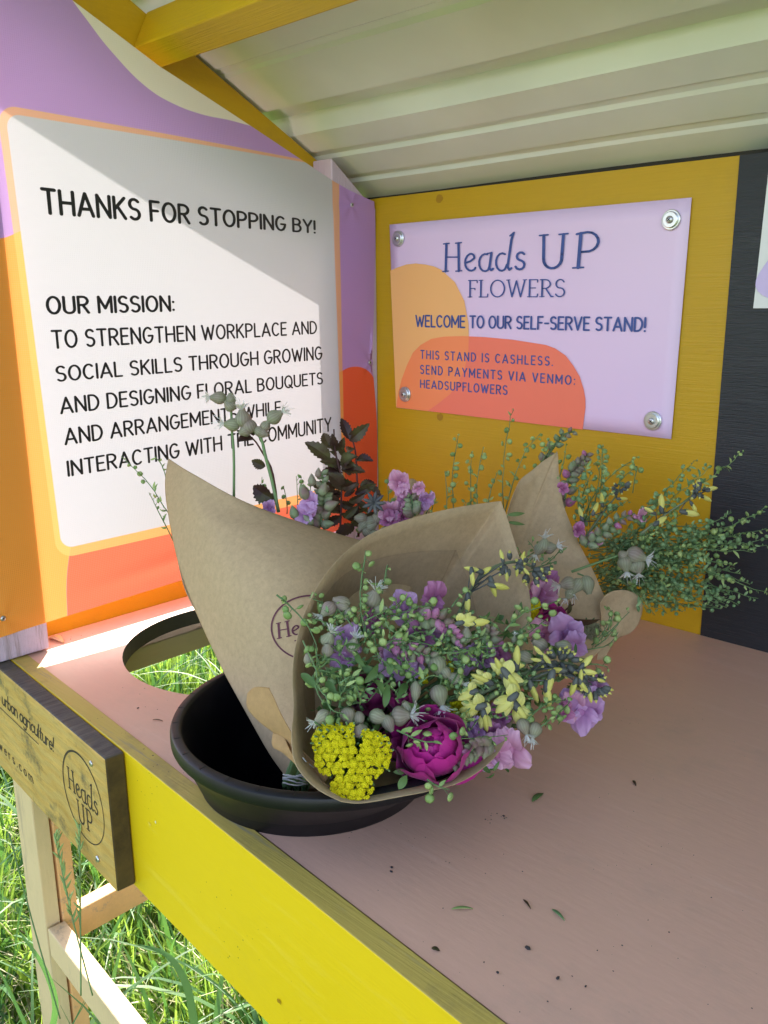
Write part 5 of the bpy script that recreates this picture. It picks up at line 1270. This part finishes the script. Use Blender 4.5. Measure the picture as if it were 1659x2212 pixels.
# folded flaps of paper at the lower left
grid_sheet('paper_flap', [[at(p[0], p[1], p[2] * KB) for p in r] for r in (
  [(536, 1497, .668), (548, 1486, .660), (562, 1484, .655), (582, 1486, .650)],
  [(534, 1502, .668), (546, 1491, .660), (563, 1488, .655), (583, 1490, .650)],
  [(535, 1530, .662), (555, 1525, .655), (585, 1520, .648), (592, 1508, .645)],
  [(562, 1560, .655), (585, 1565, .648), (600, 1550, .643), (606, 1540, .640)],
  [(600, 1590, .648), (615, 1592, .642), (622, 1582, .638), (626, 1576, .636)],
  [(640, 1640, .640), (645, 1636, .634), (650, 1630, .630), (655, 1622, .628)],
  [(690, 1695, .618), (700, 1690, .612), (706, 1684, .609), (708, 1672, .607)])], M['kraft_flap_lit'], bq4, 16, 34)
grid_sheet('paper_flap', [[at(p[0], p[1], p[2] * KB) for p in r] for r in (
  [(592, 1575, .652), (600, 1572, .650), (612, 1580, .648)],
  [(588, 1610, .648), (606, 1612, .640), (622, 1610, .636)],
  [(610, 1625, .640), (632, 1640, .632), (640, 1642, .628)],
  [(655, 1665, .625), (668, 1672, .618), (672, 1670, .614)],
  [(700, 1705, .610), (708, 1704, .606), (712, 1700, .604)])], M['kraft_flap_lit'], bq4, 12, 24)
# yarrow
yarrow(bq4, [(190, 838), (245, 832), (300, 838), (378, 838), (380, 900), (388, 965), (408, 962), (420, 920), (420, 880), (436, 862), (462, 872), (508, 882), (555, 915), (566, 965), (552, 1030), (548, 1060), (500, 1085), (490, 1112), (462, 1138), (478, 1160), (462, 1202), (380, 1208), (300, 1205), (272, 1180), (265, 1130), (290, 1095), (262, 1090), (220, 1082), (192, 1040), (188, 990), (174, 925), (186, 880)], Q6, lambda x, y: .598 * KB + (1640 - y) * .0001, r=.00130, seed=2, step=3.7, dome=.006)
for i, P in enumerate([[(740, 455), (790, 455), (800, 500), (745, 505)], [(850, 740), (900, 725), (990, 700), (995, 800), (900, 810), (850, 790)], [(700, 600), (740, 595), (740, 640), (705, 640)], [(815, 540), (865, 530), (870, 590), (830, 590)], [(940, 610), (985, 640), (960, 690)]]):
    yarrow(bq4, P, Q6, dB(*Q6(*P[0])) + .012, seed=10 + i, r=.0014, step=3.8, dome=.002, holes=False)
# peonies
peony(bq4, *Q6(765, 950), .608, .0238, 'peony', 2, outer=((8, 18, .35, -1, .042, .016), (38, 22, .95, -.45, .034, .026)))
peony(bq4, *Q6(475, 690), .645, .016, 'peony_dark', 3)
peony(bq4, *Q6(612, 712), .625, .0105, 'peony_dark', 4)
peony(bq4, *Q6(570, 925), .628, .014, 'peony_dark', 6)
# snapdragons
for i, (x, y, s_, mt, cl) in enumerate([(625, 265, .0125, 'lilac', 0), (480, 335, .010, 'magp', .1), (770, 235, .0125, 'magp', .5), (345, 440, .011, 'lilac', 0), (330, 510, .012, 'lilac', .1), (590, 540, .014, 'lilac', 0), (540, 490, .008, 'pinkp', .2), (710, 410, .011, 'magp', .1), (765, 400, .009, 'lilac', .2), (920, 520, .011, 'lilac', .1), (1010, 515, .010, 'lilac', .1), (1080, 495, .011, 'magp', .3), (1095, 800, .011, 'magp', .4), (975, 875, .011, 'lilac', .1), (885, 930, .012, 'lilac', .1), (1145, 965, .0160, 'pinkp', .1), (1080, 985, .0125, 'pinkp', .1), (1030, 1015, .009, 'lilac', .1), (940, 1020, .0085, 'lilac', .1), (1490, 775, .0160, 'lilac', .15), (1455, 740, .012, 'pinkp', .3), (1560, 655, .012, 'lilac', .1), (1405, 775, .009, 'magp', .5), (1535, 770, .013, 'lilac', .1), (680, 545, .010, 'lilac', .2), (1065, 890, .009, 'magp', .5)]):
    x_, y_ = Q6(x, y); bloom(bq4, x_, y_, dB(x_, y_) + .012, s_ * .84, mt, 60 + i, closed=cl)
def b6(x, y, off=0.0): X, Y = Q6(x, y); return (X, Y, dB(X, Y) + off)
snap_spike(bq4, [b6(690, 320, -.004), b6(790, 325, -.006), b6(860, 385, -.006), b6(910, 450, -.006)], seed=31, n=18, size=.0070, pink=.2)
snap_spike(bq4, [b6(560, 440, -.003), b6(660, 480, -.006), b6(760, 510, -.006), b6(800, 540, -.006)], seed=32, n=16, size=.0062, pink=.2)
snap_spike(bq4, [b6(1060, 930, -.008), b6(990, 950, -.008), b6(930, 990, -.008), b6(870, 1045, -.008)], seed=33, n=15, size=.0068, pink=.05)
snap_spike(bq4, [b6(1040, 450), b6(1045, 400), b6(1050, 365, -.004)], seed=34, n=7, size=.0065, pink=.1)
# wild indigo
indigo(bq4, [b6(885, 330, .0), b6(930, 230, .004), b6(1000, 120, .006), b6(1090, 60, .008), b6(1200, 45, .008), b6(1300, 95, .008)], [B(960, 80, 2.9, .014, .5, Q6), B(1030, 85, .6, .010, .5, Q6), B(962, 125, -1.5, .013, .6, Q6), B(1065, 175, -1.3, .015, .6, Q6), B(1100, 165, -.2, .015, .6, Q6), B(938, 255, -1.6, .014, .6, Q6), B(1105, 10, 1.8, .010, .5, Q6), B(1130, 115, -1.5, .009, .5, Q6), B(1180, 95, -1.6, .008, .5, Q6), B(1225, 90, -.8, .009, .5, Q6), B(1210, 15, 1.2, .009, .5, Q6)], seed=5, cluster=[(*Q6(1250, 85), 26, 20), (*Q6(1150, 60), 18, 10)], stem_r=.0022)
indigo(bq4, [b6(990, 690, .0), b6(1130, 630, -.002), b6(1250, 580, -.004), b6(1400, 540, -.006), b6(1480, 560, -.006)], [B(1095, 560, 2.0, .017, .95, Q6), B(1180, 505, 1.5, .017, .6, Q6), B(1175, 555, .1, .014, .6, Q6), B(1000, 615, 2.7, .016, .95, Q6), B(1285, 480, 2.3, .011, .5, Q6), B(1275, 525, 2.9, .010, .5, Q6), B(1325, 520, 2.2, .012, .5, Q6), B(1370, 575, 3.1, .013, .6, Q6), B(1265, 690, -1.2, .016, .6, Q6), B(940, 330, .3, .014, .95, Q6), B(1000, 340, .1, .015, .6, Q6)], seed=6, cluster=[(*Q6(1390, 530), 26, 30)], stem_r=.0026)
indigo(bq4, [b6(1010, 725, -.004), b6(1150, 660, -.006), b6(1330, 590, -.008), b6(1480, 565, -.008), b6(1560, 600, -.008)], [B(1160, 632, -.9, .019, .95, Q6), B(1120, 745, 3.9, .019, .95, Q6), B(1205, 795, -1.0, .020, .95, Q6), B(1335, 650, -1.9, .018, .6, Q6), B(1332, 712, -1.5, .019, .6, Q6), B(1455, 665, -1.9, .013, .6, Q6), B(1505, 655, -.9, .013, .6, Q6), B(1525, 530, .8, .013, .6, Q6), B(1535, 585, -.1, .013, .6, Q6), B(1495, 600, 1.5, .010, .6, Q6), B(1590, 625, -.3, .010, .5, Q6), B(1540, 705, -1.4, .011, .5, Q6), B(950, 765, 3.4, .018, .95, Q6), B(1025, 830, -1.4, .015, .95, Q6), B(930, 700, 3.6, .014, .95, Q6), B(900, 870, 3.8, .013, .95, Q6)], seed=7, cluster=[(*Q6(1560, 650), 24, 18)], stem_r=.0026)
# campions
for (x, y, L, R, an, pe) in [(320, 240, .0165, .0058, 2.8, 0), (255, 275, .0150, .0070, 3.9, 1), (322, 262, .014, .0052, 2.9, 0), (472, 225, .0160, .0092, 1.2, 1), (352, 298, .0115, .0048, 4.2, 0), (508, 278, .014, .0052, .2, 0), (252, 425, .0130, .0066, 1.1, 1), (250, 478, .0120, .0055, 1.6, 0), (158, 522, .0110, .0048, 1.8, 0), (375, 455, .0135, .0064, 1.3, 1), (790, 552, .0160, .0090, -1.3, 0), (880, 620, .0150, .0058, -.5, 1), (830, 590, .013, .006, -.9, 0), (798, 695, .0175, .0085, -1.3, 1), (682, 680, .0180, .0052, -1.65, 0), (228, 805, .0135, .0064, 3.7, 1), (350, 795, .0125, .0068, -1.2, 0), (405, 815, .0130, .0052, -1.5, 0), (497, 803, .0150, .0070, -.3, 0), (548, 835, .0145, .0060, -1.1, 0), (608, 800, .0160, .0092, .1, 1), (412, 872, .0120, .0072, 2.0, 0), (1292, 447, .0160, .0070, 2.6, 0), (1410, 458, .0160, .0066, 2.9, 0), (1222, 512, .0150, .0070, -.4, 0), (1268, 868, .0140, .0070, -1.9, 1), (1212, 850, .0140, .0066, -1.2, 1), (930, 405, .0150, .0062, 1.5, 1), (1168, 425, .008, .003, 1.5, 1), (640, 760, .012, .006, 2, 0)]:
    x_, y_ = Q6(x, y); campion(bq4, x_, y_, dB(x_, y_) - .007, L * .82, R * .76, an, .2, bool(pe), seed=x)
for L in [[(400, 440), (415, 330), (440, 290)], [(400, 330), (350, 270), (310, 240)], [(415, 320), (460, 270)], [(240, 520), (300, 530), (340, 600)], [(160, 545), (215, 560), (260, 520)], [(590, 700), (680, 600), (780, 560)], [(310, 760), (315, 680), (300, 600)]]: stemline(bq4, [b6(*p, -.004) for p in L], .0009)
# cress sprigs through the whole bunch
S6 = [[(440, -10), (432, 60), (415, 140), (412, 270), (430, 360)], [(546, 60), (530, 130), (520, 200)], [(0, 205), (60, 250), (130, 330), (190, 420), (200, 560)], [(590, 870), (650, 900), (720, 925), (850, 920), (960, 915), (1135, 893)], [(1000, 460), (1100, 460), (1200, 430), (1270, 370), (1335, 315)], [(820, 490), (900, 490), (1000, 465)], [(1120, 380), (1200, 300), (1290, 270), (1385, 233)], [(860, 265), (900, 215), (945, 180)], [(740, 1112), (790, 1145), (850, 1162)], [(760, 1130), (770, 1170)], [(560, 420), (620, 370), (660, 330), (740, 310)], [(440, 330), (520, 290), (600, 250), (630, 215)], [(440, 480), (520, 440), (600, 430), (720, 440), (820, 480)], [(200, 650), (240, 700), (290, 720)], [(180, 600), (200, 680), (230, 740)], [(310, 640), (380, 600), (400, 690), (420, 730)], [(320, 560), (350, 640), (400, 650)], [(290, 720), (340, 660), (330, 600)], [(860, 640), (890, 590), (892, 560)], [(1230, 820), (1320, 740), (1420, 720)], [(1300, 850), (1380, 790), (1440, 730)], [(1380, 790), (1378, 815)], [(1480, 560), (1560, 545), (1625, 560)], [(700, 640), (760, 600), (830, 620)], [(620, 450), (640, 540), (700, 600)], [(130, 430), (190, 560), (200, 640)], [(520, 300), (560, 380), (640, 400)], [(480, 410), (500, 500), (560, 560)], [(860, 460), (940, 480), (1010, 440)], [(240, 690), (270, 770), (330, 790)], [(560, 330), (600, 300), (720, 260), (760, 262)]]
for i, L in enumerate(S6): sprig(bq4, [V(at(*b6(p[0], p[1], -.013))) for p in L], r=.0030, gap=.0046, seed=500 + i, leafy=.25, k=9, start=.02)
rg = random.Random(5)
for i in range(95):
    x, y = rg.uniform(190, 1300), rg.uniform(280, 830)
    if y > 700 and x < 1000 and rg.random() < .7: continue
    if x > 1000 and y < 420: continue
    a = rg.uniform(-.9, .9) + (pi if rg.random() < .4 else 0); L = rg.uniform(70, 170); off = rg.uniform(-.008, .010)
    sprig(bq4, [V(at(*b6(x + L * t_ * cos(a), y - L * t_ * sin(a) - 12 * sin(pi * t_), off))) for t_ in (0, .33, .66, 1)], r=.0026, gap=.0042, seed=600 + i, leafy=.35, dark=i % 2 == 0, k=8, start=.02)
for i in range(105):
    x, y = rg.uniform(200, 1280), rg.uniform(270, 820)
    if (y > 720 and x < 1000) or (x > 950 and y < 400): continue
    a = rg.uniform(.3, 2.8); L = rg.uniform(35, 80)
    sprig(bq4, [V(at(*b6(x + L * t_ * cos(a), y - L * t_ * sin(a), -.012 + .006 * t_))) for t_ in (0, .5, 1)], r=.0021, gap=.0034, seed=800 + i, leafy=.55, dark=i % 3 == 0, k=7, start=.0)
# narrow leaves and the deep greenery that closes the bunch
LV = [(120, 590, 205, 672), (240, 630, 300, 700), (340, 455, 410, 452), (540, 515, 625, 580), (555, 600, 560, 520), (480, 620, 525, 700), (530, 760, 545, 640), (420, 560, 500, 590), (600, 1160, 640, 1090), (390, 480, 440, 560), (260, 600, 330, 570), (700, 780, 650, 740), (1300, 740, 1380, 700), (430, 640, 500, 540), (350, 560, 290, 590), (640, 640, 590, 720)]
for i, (a, b, c, d2) in enumerate(LV):
    m = MB(); m.leaf(at(*b6(a, b, -.008)), at(*b6(c, d2, -.012)), .0055, TOCAM + V((rg.gauss(0, .4), rg.gauss(0, .4), rg.gauss(0, .4))), bend=.15, fold=.3, seg=9); m.build('narrow_leaf', M['leaf'], bq4, True)
m = MB()
for i in range(520):
    x, y = rg.uniform(200, 1500), rg.uniform(300, 1080)
    if y > 860 + (x - 200) * .0 and (x < 560 or x > 1150): continue
    if x > 1250 and (y < 470 or y > 800): continue
    X, Y = Q6(x, y); d0 = dB(X, Y) + rg.uniform(.014, .040); a = rg.uniform(0, 2 * pi); L = rg.uniform(30, 75)
    m.leaf(at(X, Y, d0), at(X + L * .44 * cos(a), Y + L * .44 * sin(a), d0 + rg.uniform(-.008, .01)), rg.uniform(.002, .006), TOCAM + V((rg.gauss(0, .7), rg.gauss(0, .7), rg.gauss(0, .7))), bend=.15, seg=5)
o = m.build('inner_foliage', M['leaf'], bq4, True); o['kind'] = 'stuff'
m = MB()
for i in range(30):
    x, y = Q6(rg.uniform(300, 1300), rg.uniform(400, 900)); m.tube([at(x, y, dB(x, y) + .01), at((x + 800) / 2, (y + 1560) / 2, .665), at(700 + rg.uniform(-20, 20), 1655 + rg.uniform(-15, 15), .68)], [.0012, .0016, .002], 5)
o = m.build('cut_stems', M['stem'], bq4, True); o['kind'] = 'stuff'
m = MB()
for (x, y, a) in [(137, 1015, .9), (172, 1045, .7)]:
    c = at(*b6(x, y)); c = at(*Q6(x, y), .612 * KB); t_ = (RV * cos(a) - UV_ * sin(a)); m.tube([c - t_ * .002, c + t_ * .002], .0004, 4)
m.build('staple', M['zinc'], bq4)

# ---------------------------------------------------------------- litter on the counter
def litter(x0, y0, x1, y1, w, mat, label, cat='leaf', name='leaf_scrap', bend=.08):
    a, b = V(cpt(x0, y0)), V(cpt(x1, y1)); m = MB(); m.leaf(a, b, w, V((0, 0, 1)), bend=bend, fold=.3, seg=7); o = m.build(name, M[mat], None, True); tag(o, label, cat)
    sm = o.modifiers.new('thickness', 'SOLIDIFY'); sm.thickness = .0004
def cpt(x, y, z=Zc + .0008):
    a = at(x, y, 1.0) - CAM; return CAM + a * ((z - H) / a.z)
litter(1149, 1731, 1174, 1713, .0045, 'leaf', 'green leaf fragment lying on the counter right of the peony')
litter(1192, 1963, 1220, 1988, .0022, 'pod_dark', 'thin dark green stem bit on the counter towards the bottom right', 'stem', 'stem_scrap')
litter(975, 1963, 1022, 1962, .0020, 'pod', 'pale green curved stem scrap on the counter by the board', 'stem', 'stem_scrap')
litter(1130, 1942, 1147, 1963, .0014, 'nine', 'short brown twig on the counter, left of the dark green one', 'twig', 'twig')
litter(932, 2047, 950, 2053, .0028, 'nine', 'dark dried scrap nearest the yellow board on the counter', 'leaf')
litter(1367, 1685, 1374, 1697, .0020, 'nine', 'small curled dark scrap far right on the counter', 'leaf')
litter(107, 1376, 139, 1389, .0105, 'peach', 'curled dry brown leaf at the foot of the lilac front post', 'leaf', 'dry_leaf')
litter(330, 1554, 352, 1557, .0012, 'nine', 'thin dark twig on the counter left of the bucket', 'twig', 'twig')
def speckset():
    m = MB(); rg = random.Random(99)
    P = [(1140, 2047, 8), (1205, 2112, 5), (846, 1873, 5), (845, 1882, 4), (1088, 1762, 4), (298, 1529, 5), (386, 1552, 0), (386, 1552, 5), (340, 1532, 2), (1075, 2100, 4), (1265, 2130, 3)] + [(1065 + rg.uniform(-25, 30), 1765 + rg.uniform(-14, 14), rg.uniform(1, 2.4)) for _ in range(12)]
    P += [(rg.uniform(720, 1640), rg.uniform(1800, 2200), rg.uniform(.7, 2.2)) for _ in range(48)] + [(rg.uniform(1150, 1640), rg.uniform(1480, 1800), rg.uniform(.7, 1.6)) for _ in range(16)] + [(rg.uniform(120, 420), rg.uniform(1480, 1760), rg.uniform(.7, 1.8)) for _ in range(14)] + [(rg.uniform(125, 300), 1373 - (0) + rg.uniform(-6, 8), rg.uniform(1, 3)) for _ in range(16)]
    for x, y, r in P:
        if r <= 0: continue
        c = cpt(x, y)
        if c.y > YB - .004 or c.x < -.94 or c.y < front_y(.307, c.x): continue
        m.ball(c, r * .00024, 0, 5, 3, sc_=(rg.uniform(.7, 1.6), rg.uniform(.7, 1.6), .5))
    o = m.build('dirt_crumbs', M['recess']); tag(o, 'dark crumbs of soil scattered over the pink counter', 'dirt', kind='stuff')
speckset()
# tall seeding grass in front of the leg
rg = random.Random(8)
def tallgrass(x, y, x2, y2, d, heads, label):
    m = MB(); P = cr([at(x, y, d), at((x + x2) / 2 + rg.uniform(-8, 8), (y + y2) / 2, d), at(x2, y2, d)], 12); m.tube(P, .0009, 4); o = m.build('seeding_grass', M['stem'], None, True); tag(o, label, 'grass', 'tall grasses gone to seed by the leg')
    h = MB()
    for i in range(heads):
        u = .45 + .55 * i / heads; p = V(P[min(11, int(u * 11))]).lerp(V(P[min(11, int(u * 11) + 1)]), u * 11 % 1); dr = (UV_ + RV * rg.uniform(-.7, .7) + TOCAM * rg.uniform(-.3, .6)).normalized()
        h.lathe(p, dr, [(0, .0004), (.003, .0012), (.007, .0009), (.011, .0001)], 5)
    h.build('seed_head', M['pod'], o, True)
for i, (x, y, x2, y2, hd) in enumerate([(200, 2150, 118, 1800, 26), (175, 2150, 172, 1780, 20), (130, 2200, 20, 1800, 0)]):
    tallgrass(x, y, x2, y2, .80 + .01 * i, hd, ['seeding grass stalk leaning left across the cream leg face', 'seeding grass stalk crossing the brown leg face', 'thin bare grass stalk leaning far left below the sign'][i])
def broad(pts, w, d, label):
    P = [at(*p, d) for p in pts]; C = [V(c) for c in cr(P, 16)]; m = MB(); vs = []
    for i, c in enumerate(C):
        t_ = (C[min(i + 1, 15)] - C[max(i - 1, 0)]).normalized(); s_ = t_.cross((TOCAM + UV_ * .6).normalized()).normalized(); ww = w * .5 * (1 - (i / 15) ** 2.5) + .0003
        vs += [c - s_ * ww, c + TOCAM * -ww * .25, c + s_ * ww]
    m.add(vs, [q for i in range(15) for q in ((i*3, i*3+1, i*3+4, i*3+3), (i*3+1, i*3+2, i*3+5, i*3+4))]); o = m.build('grass_blade', M['grass_blue'], None, True); tag(o, label, 'grass blade', 'broad grass blades in front of the low rail')
broad([(430, 2290), (418, 2200), (400, 2120), (360, 2062), (300, 2040)], .0075, .82, 'broad arching dark grass blade over the cream low rail')
broad([(590, 2300), (572, 2190), (540, 2100), (500, 2020), (440, 1950)], .0070, .90, 'broad upright grass blade under the yellow board')
broad([(90, 2290), (120, 2180), (95, 2090), (40, 2010)], .0065, .88, 'broad dark grass blade at the bottom left corner')
